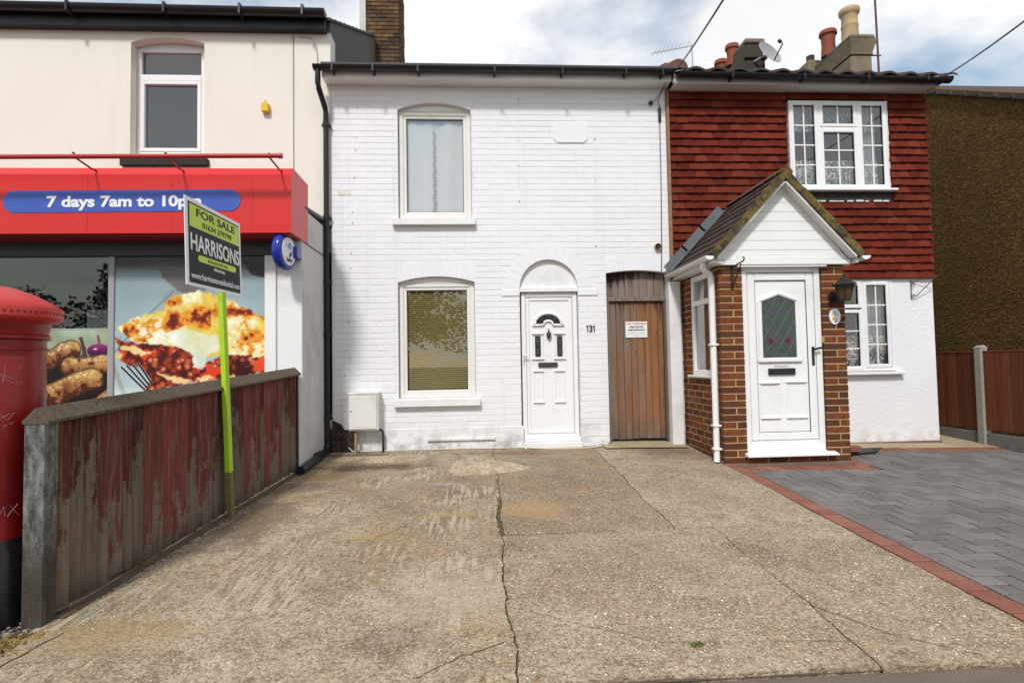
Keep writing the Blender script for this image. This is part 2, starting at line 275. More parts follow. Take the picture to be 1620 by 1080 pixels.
# concrete
def concrete(name, agg, ridge=0, light=1.0, warm=0, stains=()):
    s = NT(name); big = s.noise(.8, 6, .62); mid = s.noise(4.2, 7, .65); fine = s.noise(30, 5, .75); grit = s.noise(58, 4, .7)
    c = s.mix(s.ramp(big, (.36, 0), (.62, 1)), sc_((.365, .288, .185), light), sc_((.545, .455, .32), light))
    c = s.mix(s.ramp(mid, (.48, 0), (.66, .65)), c, sc_((.245, .19, .12), light))
    c = s.mix(s.ramp(s.noise(1.6, 5, .6, s.vec(1, 1, 1, (7, 3, 0))), (.54, 0), (.66, .7)), c, (.38, .255, .125) if warm else (.30, .24, .155))
    c = s.mix(s.ramp(s.noise(1.25, 7, .72, s.vec(1, 1, 1, (2, 9, 4))), (.56, 0), (.66, .6)), c, (.15, .108, .075))
    c = s.mix(s.ramp(s.noise(9, 7, .75, None, .4), (.52, 0), (.66, .55)), c, sc_((.19, .145, .095), light))
    c = s.mix(s.ramp(fine, (.40, .60), (.52, 0)), c, (.14, .105, .068))
    c = s.mix(s.ramp(grit, (.38, .55), (.47, 0)), c, (.10, .075, .05)); c = s.mix(s.ramp(grit, (.53, 0), (.63, .55)), c, (.60, .52, .39))
    v = s.voro(62); st = s.ramp(v.outputs['Color'], (0, (.14, .115, .09)), (.3, (.32, .26, .19)), (.55, (.48, .37, .23)), (.75, (.30, .15, .07)), (.90, (.58, .53, .45)), (1, (.72, .68, .60)))
    sx = s.n('ShaderNodeSeparateColor'); s.l(v.outputs['Color'], sx.inputs[0])
    msk = s.math('MULTIPLY', s.ramp(v.outputs['Distance'], (.30, 1), (.46, 0)), s.ramp(sx.outputs[1], (.50-.4*agg, 0), (.56-.4*agg, 1)))
    msk = s.math('MULTIPLY', msk, s.ramp(s.noise(1.9, 5), (.30, .35), (.55, 1)))
    c = s.mix(s.math('MULTIPLY', msk, min(1, .40+.5*agg)), c, st)
    v2 = s.voro(26); sy = s.n('ShaderNodeSeparateColor'); s.l(v2.outputs['Color'], sy.inputs[0])
    m2 = s.math('MULTIPLY', s.ramp(v2.outputs['Distance'], (.15, 1), (.22, 0)), s.ramp(sy.outputs[0], (.72, 0), (.78, agg)))
    c = s.mix(m2, c, s.ramp(sy.outputs[2], (0, (.62, .57, .50)), (.5, (.52, .31, .11)), (1, (.17, .13, .10))))
    h = s.math('ADD', s.math('MULTIPLY', fine, .9), s.math('MULTIPLY', msk, .4)); h = s.math('ADD', h, s.math('ADD', mid, s.math('MULTIPLY', grit, .5)))
    if ridge:
        def wave(ang, sc):
            rot = s.n('ShaderNodeMapping'); rot.inputs['Rotation'].default_value = (0, 0, R(ang)); rot.inputs['Scale'].default_value = (sc, sc*.10, 1); s.l(s.pos, rot.inputs[0])
            return s.ramp(s.noise(1, 3, .55, rot.outputs[0], .5), (.36, 0), (.64, 1))
        sel = s.ramp(s.noise(.75, 2, .4, s.vec(1, .8, 1, (4.2, 1.3, 0))), (.46, 0), (.52, 1))
        wv = s.mix(sel, wave(10, 36), wave(-38, 32)); msk2 = s.ramp(s.noise(1.5, 6, .68, s.vec(1, 1, 1, (0, 5, 2))), (.46, 0), (.58, 1))
        wr = s.math('MULTIPLY', wv, msk2); h = s.math('ADD', h, s.math('MULTIPLY', wr, 1.1*ridge))
        c = s.mix(s.math('MULTIPLY', s.ramp(wr, (.35, 0), (.8, 1)), .45), c, (.60, .53, .41))
        c = s.mix(s.math('MULTIPLY', msk2, s.ramp(wv, (.05, .40), (.35, 0))), c, (.17, .13, .085))
    for sx_, sy_, rx_, ry_, col_, k_ in stains:
        mpp = s.n('ShaderNodeMapping'); mpp.inputs['Location'].default_value = (-sx_/rx_, -sy_/ry_, 0); mpp.inputs['Scale'].default_value = (1/rx_, 1/ry_, 0); s.l(s.pos, mpp.inputs[0]); ln = s.n('ShaderNodeVectorMath', operation='LENGTH'); s.l(mpp.outputs[0], ln.inputs[0])
        f_ = s.math('ADD', ln.outputs['Value'], s.math('MULTIPLY', s.math('SUBTRACT', s.noise(5, 7, .7), .5), 2.2)); c = s.mix(s.math('MULTIPLY', s.ramp(f_, (.45, k_), (1.0, 0)), s.ramp(fine, (.35, .6), (.6, 1))), c, col_)
    s.bump(h, .8, .013); return s.fin(c, .93, .1)
MT['conc_left'] = concrete('brushed_concrete', .30, 1, .93, 1, [(-1.9, -2.7, .35, .9, (.13, .095, .065), .7), (-.28, -2.74, .42, .07, (.42, .30, .12), .8), (-.85, -3.22, .3, .06, (.40, .29, .12), .8), (-.2, -4.2, .5, .6, (.50, .43, .32), .5), (-1.9, -4.5, .5, .25, (.36, .24, .11), .6)]); MT['conc_back'] = concrete('stained_concrete', .30, .25, .80, 1, [(-1.35, -.92, .85, .2, (.085, .055, .04), .9), (-1.7, -1.35, .4, .22, (.30, .19, .08), .8), (-.35, -1.75, .25, .10, (.46, .43, .38), .45), (-1.9, -1.75, .5, .25, (.16, .10, .07), .7), (-1.6, -.25, .6, .18, (.12, .09, .065), .8), (.0, -.30, .5, .12, (.20, .12, .075), .6)])
MT['conc_agg'] = concrete('exposed_aggregate_concrete', 1.0, 0, .88); MT['conc_mid'] = concrete('old_concrete', .8, 0, .66, 1, [(.40, -2.65, .45, .35, (.40, .27, .13), .85), (.5, -.35, .5, .2, (.22, .13, .085), .8), (1.15, -.25, .4, .15, (.34, .22, .10), .7)]); MT['conc_right'] = concrete('coarse_concrete', .9, 0, .86, 0, [(2.3, -.45, .5, .35, (.15, .115, .085), .7)])
MT['conc_patch'] = concrete('pale_patch', .15, 0, 1.35); MT['pave'] = simple('pavement_slab', (.155, .115, .09), .95, .3, 6, .5, 90)
MT['soil'] = simple('verge_soil', (.055, .045, .035), .98, .5, 10, 1, 40)
def paver(name, a, b):
    s = NT(name); r = s.rand(); c = s.mix(r, a, b); c = s.mix(s.ramp(s.noise(2, 6), (.4, 0), (.7, .5)), c, sc_(a, .75)); c = s.mix(s.ramp(s.noise(110, 3), (.58, 0), (.72, .45)), c, sc_(b, 1.7))
    c = s.mix(s.ramp(s.noise(.7, 5, .6, s.vec(1, 1, 1, (3, 2, 0))), (.5, 0), (.75, .4)), c, sc_(b, 1.2)); s.bump(s.noise(130, 3), .4, .004); return s.fin(c, .95, .08)
MT['paver'] = paver('grey_paver', (.135, .123, .115), (.205, .188, .174)); MT['paver_red'] = paver('red_paver', (.20, .085, .058), (.29, .13, .09))
# ------------------------------------------------------------------ mesh helpers
LOC = {}
class MB:
    def __init__(s): s.v = []; s.f = []
    def add(s, vs, fs):
        o = len(s.v); s.v += [tuple(p) for p in vs]; s.f += [tuple(i+o for i in f) for f in fs]; return s
    def box(s, x0, x1, y0, y1, z0, z1, bev=0):
        x0, x1 = sorted((x0, x1)); y0, y1 = sorted((y0, y1)); z0, z1 = sorted((z0, z1))
        if bev <= 0:
            return s.add([(x0, y0, z0), (x1, y0, z0), (x1, y1, z0), (x0, y1, z0), (x0, y0, z1), (x1, y0, z1), (x1, y1, z1), (x0, y1, z1)], [(0, 3, 2, 1), (4, 5, 6, 7), (0, 1, 5, 4), (1, 2, 6, 5), (2, 3, 7, 6), (3, 0, 4, 7)])
        b = min(bev, (x1-x0)*.45, (y1-y0)*.45, (z1-z0)*.45); bm = bmesh.new(); bmesh.ops.create_cube(bm, size=1)
        for q in bm.verts: q.co = ((x0+x1)/2+q.co.x*(x1-x0), (y0+y1)/2+q.co.y*(y1-y0), (z0+z1)/2+q.co.z*(z1-z0))
        bmesh.ops.bevel(bm, geom=bm.edges[:], offset=b, segments=1, affect='EDGES'); return s.bm(bm)
    def bm(s, bm):
        bm.verts.index_update(); s.add([tuple(q.co) for q in bm.verts], [[q.index for q in f.verts] for f in bm.faces]); bm.free(); return s
    def prism(s, poly, y0, y1):            # polygon in (x,z) pushed from y0 to y1
        n = len(poly); s.add([(x, y0, z) for x, z in poly]+[(x, y1, z) for x, z in poly], [tuple(range(n)), tuple(range(2*n-1, n-1, -1))]+[(i, i+n, (i+1) % n+n, (i+1) % n) for i in range(n)]); return s
    def prismx(s, poly, x0, x1):           # polygon in (y,z) pushed from x0 to x1
        n = len(poly); s.add([(x0, y, z) for y, z in poly]+[(x1, y, z) for y, z in poly], [tuple(range(n)), tuple(range(2*n-1, n-1, -1))]+[(i, i+n, (i+1) % n+n, (i+1) % n) for i in range(n)]); return s
    def tube(s, pts, r, n=8, caps=True):
        pts = [Vector(p) for p in pts]; rings = []; rs = r if hasattr(r, '__len__') else [r]*len(pts)
        for i, p in enumerate(pts):
            t = (pts[min(i+1, len(pts)-1)]-pts[max(i-1, 0)]).normalized(); a = Vector((0, 0, 1)) if abs(t.z) < .9 else Vector((1, 0, 0)); u_ = t.cross(a).normalized(); v_ = u_.cross(t)
            rings.append([p+(u_*math.cos(2*math.pi*k/n)+v_*math.sin(2*math.pi*k/n))*rs[i] for k in range(n)])
        fs = [(i*n+k, i*n+(k+1) % n, (i+1)*n+(k+1) % n, (i+1)*n+k) for i in range(len(pts)-1) for k in range(n)]
        if caps: fs += [tuple(range(n-1, -1, -1)), tuple(range((len(pts)-1)*n, len(pts)*n))]
        return s.add([q for g in rings for q in g], fs)
    def lathe(s, prof, cx, cy, n=48, a0=0, a1=2*math.pi):
        full = abs(a1-a0-2*math.pi) < 1e-6; m_ = n if full else n+1
        vs_ = [(cx+r_*math.cos(a0+(a1-a0)*k/n), cy+r_*math.sin(a0+(a1-a0)*k/n), z) for r_, z in prof for k in range(m_)]
        fs = [(i*m_+k, i*m_+(k+1) % m_, (i+1)*m_+(k+1) % m_, (i+1)*m_+k) for i in range(len(prof)-1) for k in range(n)]
        return s.add(vs_, fs)
    def build(s, name, mat, parent=None, smooth=False, kind=None):
        off = LOC.get(parent.name, Vector()) if parent else Vector(); me = bpy.data.meshes.new(name)
        me.from_pydata([(a-off.x, b-off.y, c-off.z) for a, b, c in s.v], [], s.f); me.update()
        bm = bmesh.new(); bm.from_mesh(me); bmesh.ops.recalc_face_normals(bm, faces=bm.faces); bm.to_mesh(me); bm.free()
        me.materials.append(MT[mat] if isinstance(mat, str) else mat)
        if smooth: me.shade_smooth() if smooth is True else me.set_sharp_from_angle(angle=R(smooth))
        if smooth and smooth is not True: me.polygons.foreach_set('use_smooth', [True]*len(me.polygons)); me.set_sharp_from_angle(angle=R(smooth))
        o = bpy.data.objects.new(name, me); COL.objects.link(o)
        if parent: o.parent = parent; LOC[o.name] = off
        else: LOC[o.name] = Vector()
        if kind: o['kind'] = kind
        return o
def root(name, label, cat, loc=(0, 0, 0), group=None):
    o = bpy.data.objects.new(name, None); COL.objects.link(o); o.location = loc; o.empty_display_size = .2; o['label'] = label; o['category'] = cat; LOC[o.name] = Vector(loc)
    if group: o['group'] = group
    return o
def tag(o, label, cat, group=None):
    o['label'] = label; o['category'] = cat
    if group: o['group'] = group
    return o
def struct(o): o['kind'] = 'structure'; return o
def piece(me, name, loc, parent, rot=None, scale=None):
    o = bpy.data.objects.new(name, me); COL.objects.link(o); o.parent = parent; o.location = Vector(loc)-LOC.get(parent.name, Vector())
    if rot: o.rotation_euler = rot
    if scale: o.scale = scale
    return o
def pmesh(name, mb, mat):
    me = bpy.data.meshes.new(name); me.from_pydata(mb.v, [], mb.f); me.update(); me.materials.append(MT[mat])
    bm = bmesh.new(); bm.from_mesh(me); bmesh.ops.recalc_face_normals(bm, faces=bm.faces); bm.to_mesh(me); bm.free(); return me
def bx(name, mat, parent, x0, x1, y0, y1, z0, z1, bev=.004): return MB().box(x0, x1, y0, y1, z0, z1, bev).build(name, mat, parent)
def text(name, s_, mat, parent, org, xd, zd, width=None, height=.1, bold=.0, align='L', ext=.0015, shear=0, space=1.0):
    cu = bpy.data.curves.new('t', 'FONT'); cu.body = s_; cu.size = 1; cu.extrude = .01; cu.offset = bold; cu.shear = shear; cu.space_character = space; cu.resolution_u = 4
    o = bpy.data.objects.new('t', cu); COL.objects.link(o); dg = bpy.context.evaluated_depsgraph_get(); me = bpy.data.meshes.new_from_object(o.evaluated_get(dg)); bpy.data.objects.remove(o)
    v = np.array([tuple(q.co) for q in me.vertices]); mn = v.min(0); mx_ = v.max(0); k = height/(mx_[1]-mn[1]); kx = (width/(mx_[0]-mn[0])) if width else k
    xd = Vector(xd).normalized(); zd = Vector(zd).normalized(); nd = xd.cross(zd); off = LOC.get(parent.name, Vector()) if parent else Vector(); w_ = (mx_[0]-mn[0])*kx
    x0 = {'L': 0, 'C': -w_/2}[align]
    for q, p in zip(me.vertices, v): q.co = Vector(org)+xd*((p[0]-mn[0])*kx+x0)+zd*((p[1]-mn[1])*k)+nd*(ext if p[2] > 0 else -.0015)-off
    me.materials.clear(); me.materials.append(MT[mat]); me.name = name
    o = bpy.data.objects.new(name, me); COL.objects.link(o); o.parent = parent; LOC[o.name] = off; return o
def frame4(mb, x0, x1, y0, y1, z0, z1, w_, bev=.006):
    mb.box(x0, x0+w_, y0, y1, z0, z1, bev); mb.box(x1-w_, x1, y0, y1, z0, z1, bev); mb.box(x0+w_, x1-w_, y0, y1, z0, z0+w_, bev); mb.box(x0+w_, x1-w_, y0, y1, z1-w_, z1, bev); return mb
def cells(x0, x1, z0, z1, holes):          # split a wall rectangle round its openings
    xs = sorted({x0, x1, *[h[0] for h in holes], *[h[1] for h in holes]}); zs = sorted({z0, z1, *[h[2] for h in holes], *[h[3] for h in holes]}); out = []
    for a, b in zip(xs, xs[1:]):
        for c, d in zip(zs, zs[1:]):
            mx_, mz = (a+b)/2, (c+d)/2
            if a >= x0 and b <= x1 and c >= z0 and d <= z1 and not any(h[0] < mx_ < h[1] and h[2] < mz < h[3] for h in holes): out.append((a, b, c, d))
    return out
def clip_rect(r_, holes):
    out = [r_]
    for h in holes:
        nw = []
        for a, b, c, d in out:
            if h[1] <= a or h[0] >= b or h[3] <= c or h[2] >= d: nw.append((a, b, c, d)); continue
            if a < h[0]: nw.append((a, h[0], c, d))
            if b > h[1]: nw.append((h[1], b, c, d))
            if c < h[2]: nw.append((max(a, h[0]), min(b, h[1]), c, h[2]))
            if d > h[3]: nw.append((max(a, h[0]), min(b, h[1]), h[3], d))
        out = nw
    return [q for q in out if q[1]-q[0] > .02 and q[3]-q[2] > .015]
def arc(x0, x1, zs, rise, n=20):           # segmental arch from (x0,zs) over to (x1,zs)
    h = (x1-x0)/2; rad = (h*h+rise*rise)/(2*rise); cz = zs+rise-rad; cx = (x0+x1)/2; a = math.asin(min(1, h/rad)); a = a if rise <= h else math.pi-a
    return [(cx+rad*math.sin(-a+2*a*i/n), cz+rad*math.cos(-a+2*a*i/n)) for i in range(n+1)], (cx, cz, rad, a)
def gz(X, Y): return .05*Y-.02*max(0, X-2.)
unit = MB().box(-.5, .5, -.5, .5, -.5, .5, .0)
# ------------------------------------------------------------------ ground
g = MB().box(-400, 400, -400, 400, -1.2, -.62).build('ground', 'earth'); struct(g)
rd = MB().box(-80, 80, -15.5, -8.6, -.6, -.40).build('road', 'tarmac'); struct(rd)
pv = MB().box(-60, 60, -8.45, -5.06, -.55, -.285); pv.add([], []); pvo = pv.build('pavement', 'pave'); struct(pvo)
kb = struct(MB().box(-60, 60, -8.6, -8.452, -.6, -.283, .01).build('kerb', 'conc_post'))
pf = struct(MB().box(-60, 60, -19, -15.6, -.6, -.30, .01).build('far_pavement', 'pave'))
def sheet(x0, x1, y0, y1, dz, n=24, fn=gz):
    mb = MB(); vs_ = []; 
    for j in range(n+1):
        for i in range(n+1):
            X = x0+(x1-x0)*i/n; Y = y0+(y1-y0)*j/n; vs_.append((X, Y, fn(X, Y)+dz))
    mb.add(vs_, [(j*(n+1)+i, j*(n+1)+i+1, (j+1)*(n+1)+i+1, (j+1)*(n+1)+i) for j in range(n) for i in range(n)]); return mb
MT['dirt'] = simple('dirt_joint', (.11, .08, .05), .98, .5, 12, .8, 50)
drive = struct(sheet(-2.6, 2.9, -5.06, .25, -.022).build('driveway', 'dirt'))
verge = struct(sheet(-6.0, -2.12, -5.06, .1, -.02, 60, lambda X, Y: gz(X, Y)+.012*math.sin(X*23)*math.sin(Y*19)+.006*math.sin(X*61+Y*47)).build('verge', 'soil'))
from mathutils import noise as mn_
def slab(name, x0, x1, y0, y1, mat, seed, ext=(0, 0, 0, 0), step=.04, dz=0, shape=None):
    nx = max(3, int((x1-x0)/step)); ny = max(3, int((y1-y0)/step)); vs_ = []
    for j in range(ny+1):
        for i in range(nx+1):
            u = i/nx; v = j/ny; X = x0+(x1-x0)*u; Y = y0+(y1-y0)*v
            if shape: X, Y = shape(u, v, X, Y)
            ed = min(i, nx-i, j, ny-j)
            def nz(k, f): return mn_.noise((X*f+seed, Y*f+k, seed*.7))
            def ez(t, e): k_ = round(e*5); return .6*mn_.noise((t*2.6, k_*1.7, 3.3))+.28*mn_.noise((t*13, k_*2.3, 8.1))+.12*mn_.noise((t*40, k_+x0, 1.1))
            if i == 0: X += ext[0]*ez(Y, x0)
            if i == nx: X += ext[1]*ez(Y, x1)
            if j == 0: Y += ext[2]*ez(X, y0)
            if j == ny: Y += ext[3]*ez(X, y1)
            z = gz(X, Y)+dz+.004*nz(9, 1.3)+.002*nz(10, 6)
            if ed == 0: z -= .004+.003*abs(nz(11, 20))
            vs_.append((X, Y, z))
    W = nx+1; fs = [(j*W+i, j*W+i+1, (j+1)*W+i+1, (j+1)*W+i) for j in range(ny) for i in range(nx)]
    edge = [j*W for j in range(ny, 0, -1)]+[i for i in range(nx)]+[j*W+nx for j in range(ny)]+[ny*W+i for i in range(nx, -1, -1)]
    o0 = len(vs_); vs_ += [(vs_[k][0], vs_[k][1], vs_[k][2]-.05) for k in edge]
    n = len(edge); fs += [(edge[k], edge[(k+1) % n], o0+(k+1) % n, o0+k) for k in range(n)]
    return MB().add(vs_, fs).build(name, mat, drive, smooth=40)
def sh_left(u, v, X, Y): return (X-(.0 if u > 0 else 0)+(1-u)*(.10*v), Y+.0)
slab('concrete_slab', -2.40, .128, -5.045, -2.24, 'conc_left', 1, (.01, .06, .03, .06), shape=lambda u, v, X, Y: (X+(1-u)*.17*v, Y))
slab('concrete_slab', -2.20, .158, -2.225, .0, 'conc_back', 2, (.01, .06, .06, .0), shape=lambda u, v, X, Y: (X+(1-u)*.14*v, Y))
slab('concrete_slab', .138, 1.776, -5.05, -3.262, 'conc_agg', 3, (.06, .05, .03, .05), shape=None)
slab('concrete_slab', .166, 1.474, -3.248, .0, 'conc_mid', 4, (.06, .05, .05, 0), shape=None)
slab('concrete_slab', 1.786, 2.775, -5.06, -3.238, 'conc_right', 5, (.05, .02, .03, .05), shape=lambda u, v, X, Y: (X-.0*v, Y))
slab('concrete_slab', 1.484, 2.775, -3.236, .0, 'conc_right', 6, (.05, .02, .05, 0), shape=lambda u, v, X, Y: (X+.06*u*v*(1 if Y < -1.6 else 1), Y))
# cement repairs lying on the slabs
def patch(name, poly, mat, dz=.006, label=None):
    cx = sum(p[0] for p in poly)/len(poly); cy = sum(p[1] for p in poly)/len(poly); pts = []
    n = len(poly)
    for i in range(n):
        a, b = poly[i], poly[(i+1) % n]
        for k in range(8):
            t = k/8; pts.append((a[0]+(b[0]-a[0])*t+rnd.uniform(-.012, .012), a[1]+(b[1]-a[1])*t+rnd.uniform(-.012, .012)))
    mb = MB(); N = len(pts); mb.add([(cx, cy, gz(cx, cy)+dz+.004)]+[(cx+(p[0]-cx)*.9, cy+(p[1]-cy)*.9, gz(*p)+dz+.002) for p in pts]+[(p[0], p[1], gz(*p)-.002) for p in pts], [(0, 1+i, 1+(i+1) % N) for i in range(N)]+[(1+i, 1+N+i, 1+N+(i+1) % N, 1+(i+1) % N) for i in range(N)])
    return mb.build(name, mat, drive, smooth=True)
patch('cement_patch', [(-.36, -.98), (-.30, -.72), (.12, -.70), (.45, -.98), (.56, -1.18), (.42, -1.32), (.02, -1.43), (-.30, -1.40), (-.36, -1.2)], 'conc_patch')
patch('cement_patch', [(-1.85, -.55), (-1.8, -.32), (-.7, -.30), (-.68, -.62), (-1.2, -.72)], 'conc_patch', .003)
# cracks in the slabs: thin dark clefts
def crack(pts, wd=.006, seed=0):
    r_ = random.Random(seed); P_ = []
    for a, b in zip(pts, pts[1:]):
        n = max(2, int(math.dist(a, b)/.03))
        for k in range(n): t = k/n; P_.append((a[0]+(b[0]-a[0])*t+r_.uniform(-.008, .008), a[1]+(b[1]-a[1])*t+r_.uniform(-.008, .008)))
    P_.append(pts[-1]); mb = MB(); vs_ = []
    for i, p in enumerate(P_):
        a = P_[max(i-1, 0)]; b = P_[min(i+1, len(P_)-1)]; d = Vector((b[0]-a[0], b[1]-a[1])).normalized(); w_ = wd*r_.uniform(.4, 1.3)
        for sgn in (-1, 1): vs_.append((p[0]-d.y*w_*sgn/2, p[1]+d.x*w_*sgn/2, gz(*p)+.0045))
    mb.add(vs_, [(2*i, 2*i+1, 2*i+3, 2*i+2) for i in range(len(P_)-1)]); return mb.build('crack', 'soil', drive)
crack([(-.31, -4.99), (-.15, -4.86), (.10, -4.73)], .006, 1); crack([(.15, -4.38), (.5, -4.6), (.85, -4.80), (1.3, -4.83), (1.76, -4.86)], .003, 2)
crack([(1.78, -4.5), (2.0, -4.83), (2.3, -5.03)], .004, 3); crack([(-2.24, -4.76), (-2.2, -4.6), (-2.16, -4.45)], .008, 4)
crack([(-1.5, -3.42), (-1.2, -3.33), (-.8, -3.24), (-.55, -2.92)], .004, 5); crack([(-1.9, -1.1), (-1.2, -1.02), (-.66, -1.05)], .006, 6)
# block paving
bp = struct(sheet(2.775, 7.2, -5.3, 0.0, -.014).build('block_paving', 'joint'))
TILT = (math.atan(.05), math.atan(.02), 0)
def pave_rects(rects, mat, name, limit):
    pm = pmesh(name, MB().box(-.5, .5, -.5, .5, -.5, .5, .06), mat); rects = sorted(rects, key=lambda q: (Vector(((q[0]+q[1])/2, (q[2]+q[3])/2, -.2))-CAM).length)
    rest = MB(); k = 0
    for a, b, c, d in rects:
        X, Y = (a+b)/2, (c+d)/2; z = gz(X, Y); px, py = proj((X, Y, z)); dz = rnd.uniform(-.0028, .0028)
        if k < limit and px < 1650 and py < 1100: piece(pm, name, (X, Y, z-.028+dz), bp, TILT, (b-a-.007, d-c-.007, .06)); k += 1
        else:
            o = [(x_, y_, gz(x_, y_)+dz+h) for h in (-.05, .002) for x_, y_ in ((a+.0025, c+.0025), (b-.0025, c+.0025), (b-.0025, d-.0025), (a+.0025, d-.0025))]
            rest.add(o, [(0, 3, 2, 1), (4, 5, 6, 7), (0, 1, 5, 4), (1, 2, 6, 5), (2, 3, 7, 6), (3, 0, 4, 7)])
    if rest.v: rest.build(name+'s_beyond', mat, bp, kind='stuff')
S = .120; rects = []
for yi in range(-60, 10):
    for xi in range(20, 90):
        if (xi-yi) % 4 == 0: q = (xi*S, (xi+2)*S, yi*S, (yi+1)*S)
        elif (xi-yi) % 4 == 3: q = (xi*S, (xi+1)*S, yi*S, (yi+2)*S)
        else: continue
        for x0, x1, y0, y1 in ((2.95, 6.9, -5.06, -1.50), (4.475, 6.9, -1.50, -.56)):
            a, b, c, d = max(q[0], x0), min(q[1], x1), max(q[2], y0), min(q[3], y1)
            if b-a > .025 and d-c > .025: rects.append((a, b, c, d))
pave_rects(rects, 'paver', 'paver', 296)
red = [(2.785, 2.947, -5.06+i*.137, -5.06+(i+1)*.137) for i in range(28)]+[(2.95+i*.106, 2.95+(i+1)*.106, -1.497, -1.30) for i in range(14)]+[(4.31, 4.472, -1.30+i*.106, -1.30+(i+1)*.106) for i in range(7)]+[(4.48+i*.106, 4.48+(i+1)*.106, -.555, -.36) for i in range(23)]
pave_rects(red, 'paver_red', 'edging_brick', 200)
struct(sheet(6.46, 7.2, -.36, 9, .002).build('side_path', 'sandy')); struct(sheet(4.3, 6.46, -.36, .02, .001).build('house_apron', 'sandy'))
# ------------------------------------------------------------------ window builder (uPVC casement in a wall facing the street)
def room(parent, x0, x1, z0, z1, y, d=1.6, mat='room', e=.25):
    X0, X1, Z0, Z1, Y1 = x0-e, x1+e, z0-e, z1+e, y+d; mb = MB()
    mb.add([(X0, y, Z0), (X1, y, Z0), (X1, y, Z1), (X0, y, Z1), (X0, Y1, Z0), (X1, Y1, Z0), (X1, Y1, Z1), (X0, Y1, Z1)], [(4, 5, 6, 7), (0, 1, 5, 4), (3, 2, 6, 7), (0, 3, 7, 4), (1, 2, 6, 5)])
    mb.add([(X0, y, Z0), (X1, y, Z0), (X1, y, Z1), (X0, y, Z1), (x0, y, z0), (x1, y, z0), (x1, y, z1), (x0, y, z1)], [(0, 1, 5, 4), (1, 2, 6, 5), (2, 3, 7, 6), (3, 0, 4, 7)]); return mb.build('room_lining', mat, parent)
def curtain(parent, name, x0, x1, z0, z1, y, mat, amp=.02, n=14, seed=0, gather=0):
    r_ = random.Random(seed); mb = MB(); N = n*8; vs_ = []; ph = [r_.uniform(0, 6) for _ in range(4)]
    for j in range(7):
        t = j/6
        for i in range(N+1):
            u = i/N; x = x0+(x1-x0)*u; x += gather*(1-t)*(.5-u)*(x1-x0)
            vs_.append((x, y+amp*(math.sin(u*n*6.28+ph[0])+.5*math.sin(u*n*2.7*2+ph[1]+t)), z1+(z0-z1)*t))
    mb.add(vs_, [(j*(N+1)+i, j*(N+1)+i+1, (j+1)*(N+1)+i+1, (j+1)*(N+1)+i) for j in range(6) for i in range(N)]); return mb.build(name, mat, parent, smooth=True)
def window(parent, x0, x1, z0, z1, y, fw_=.05, sw=.045, mat='upvc'):
    wn_ = frame4(MB(), x0, x1, y, y+.07, z0, z1, fw_).build('window', mat, parent)
    frame4(MB(), x0+fw_-.004, x1-fw_+.004, y+.012, y+.06, z0+fw_-.004, z1-fw_+.004, sw, .008).build('sash', mat, wn_)
    a = fw_+sw; g_ = .004; frame4(MB(), x0+a-.006, x1-a+.006, y+.03, y+.05, z0+a-.006, z1-a+.006, .010, 0).build('gasket', 'black_plastic', wn_)
    MB().box(x0+a-.003, x1-a+.003, y+.036, y+.040, z0+a-.003, z1-a+.003).build('pane', 'glass', wn_); return wn_
# ------------------------------------------------------------------ white house 131
H = root('terraced_house', 'white painted brick terraced house numbered 131 with black gutter', 'house', (.35, .1, 0))
UW = (-1.066, -.078, 3.105, 4.60); LW = (-1.083, -.058, .682, 2.237); DR = (.572, 1.345, -.05, 2.12); GT = (1.743, 2.60, -.2, 2.34)
XL, XR, ZT = -1.955, 2.64, 4.93
holes = [UW, LW, (.55, 1.35, -.2, 2.15), GT]
back = MB(); arcs = [(UW[0], UW[1], UW[3], .092), (LW[0], LW[1], LW[3], .078), (.55, 1.35, 2.15, .385), (GT[0], GT[1], GT[3], .035)]
bigh = []
for a0, a1, zs, ri in arcs: bigh.append((a0, a1, zs, zs+ri+.02))
for a, b, c, d in cells(XL, XR, -.2, ZT, holes+bigh): back.box(a, b, .0022, .24, c, d)
for a0, a1, zs, ri in arcs:
    p, _ = arc(a0, a1, zs, ri); back.prism([(a1, zs+ri+.02), (a0, zs+ri+.02)]+p, .0022, .24)
back.build('wall', 'pmortar', H)
# flemish bond, painted over
CO = .0803; BR = []; hall = holes+[(a0-.0, a1, zs, zs+ri) for a0, a1, zs, ri in arcs]
rings = []
for (a0, a1, zs, ri), th in zip(arcs, (.21, .21, .20, .20)): rings.append((arc(a0, a1, zs, ri)[1], a0, a1, zs, ri, th))
def in_ring(x, z):
    for (cx, cz, rad, a), a0, a1, zs, ri, th in rings:
        d = math.hypot(x-cx, z-cz)
        if z > zs and d <= rad and abs(x-cx) < (a1-a0)/2: return True
    return False
row = 0; z = -.12
while z < ZT-.02:
    x = XL-(.0 if row % 2 else .13); k = row % 2; z1 = min(z+CO-rnd.uniform(.005, .008), ZT)
    while x < XR:
        ln = .238 if (k % 2 == 0) else .118; a, b = max(x, XL), min(x+ln-.0015, XR); x += ln; k += 1
        if b-a < .02: continue
        for q in clip_rect((a, b, z, z1), hall):
            if in_ring((q[0]+q[1])/2, (q[2]+q[3])/2): continue
            if q[3] < .29 and q[0] < 1.36: continue
            BR.append(q)
    z += CO; row += 1
bm_ = pmesh('brick', MB().box(-.5, .5, -.5, .5, -.5, .5, .05), 'pbrick')
BR.sort(key=lambda q: (Vector(((q[0]+q[1])/2, 0, (q[2]+q[3])/2))-CAM).length-2*(q[1]-q[0])); rest = MB()
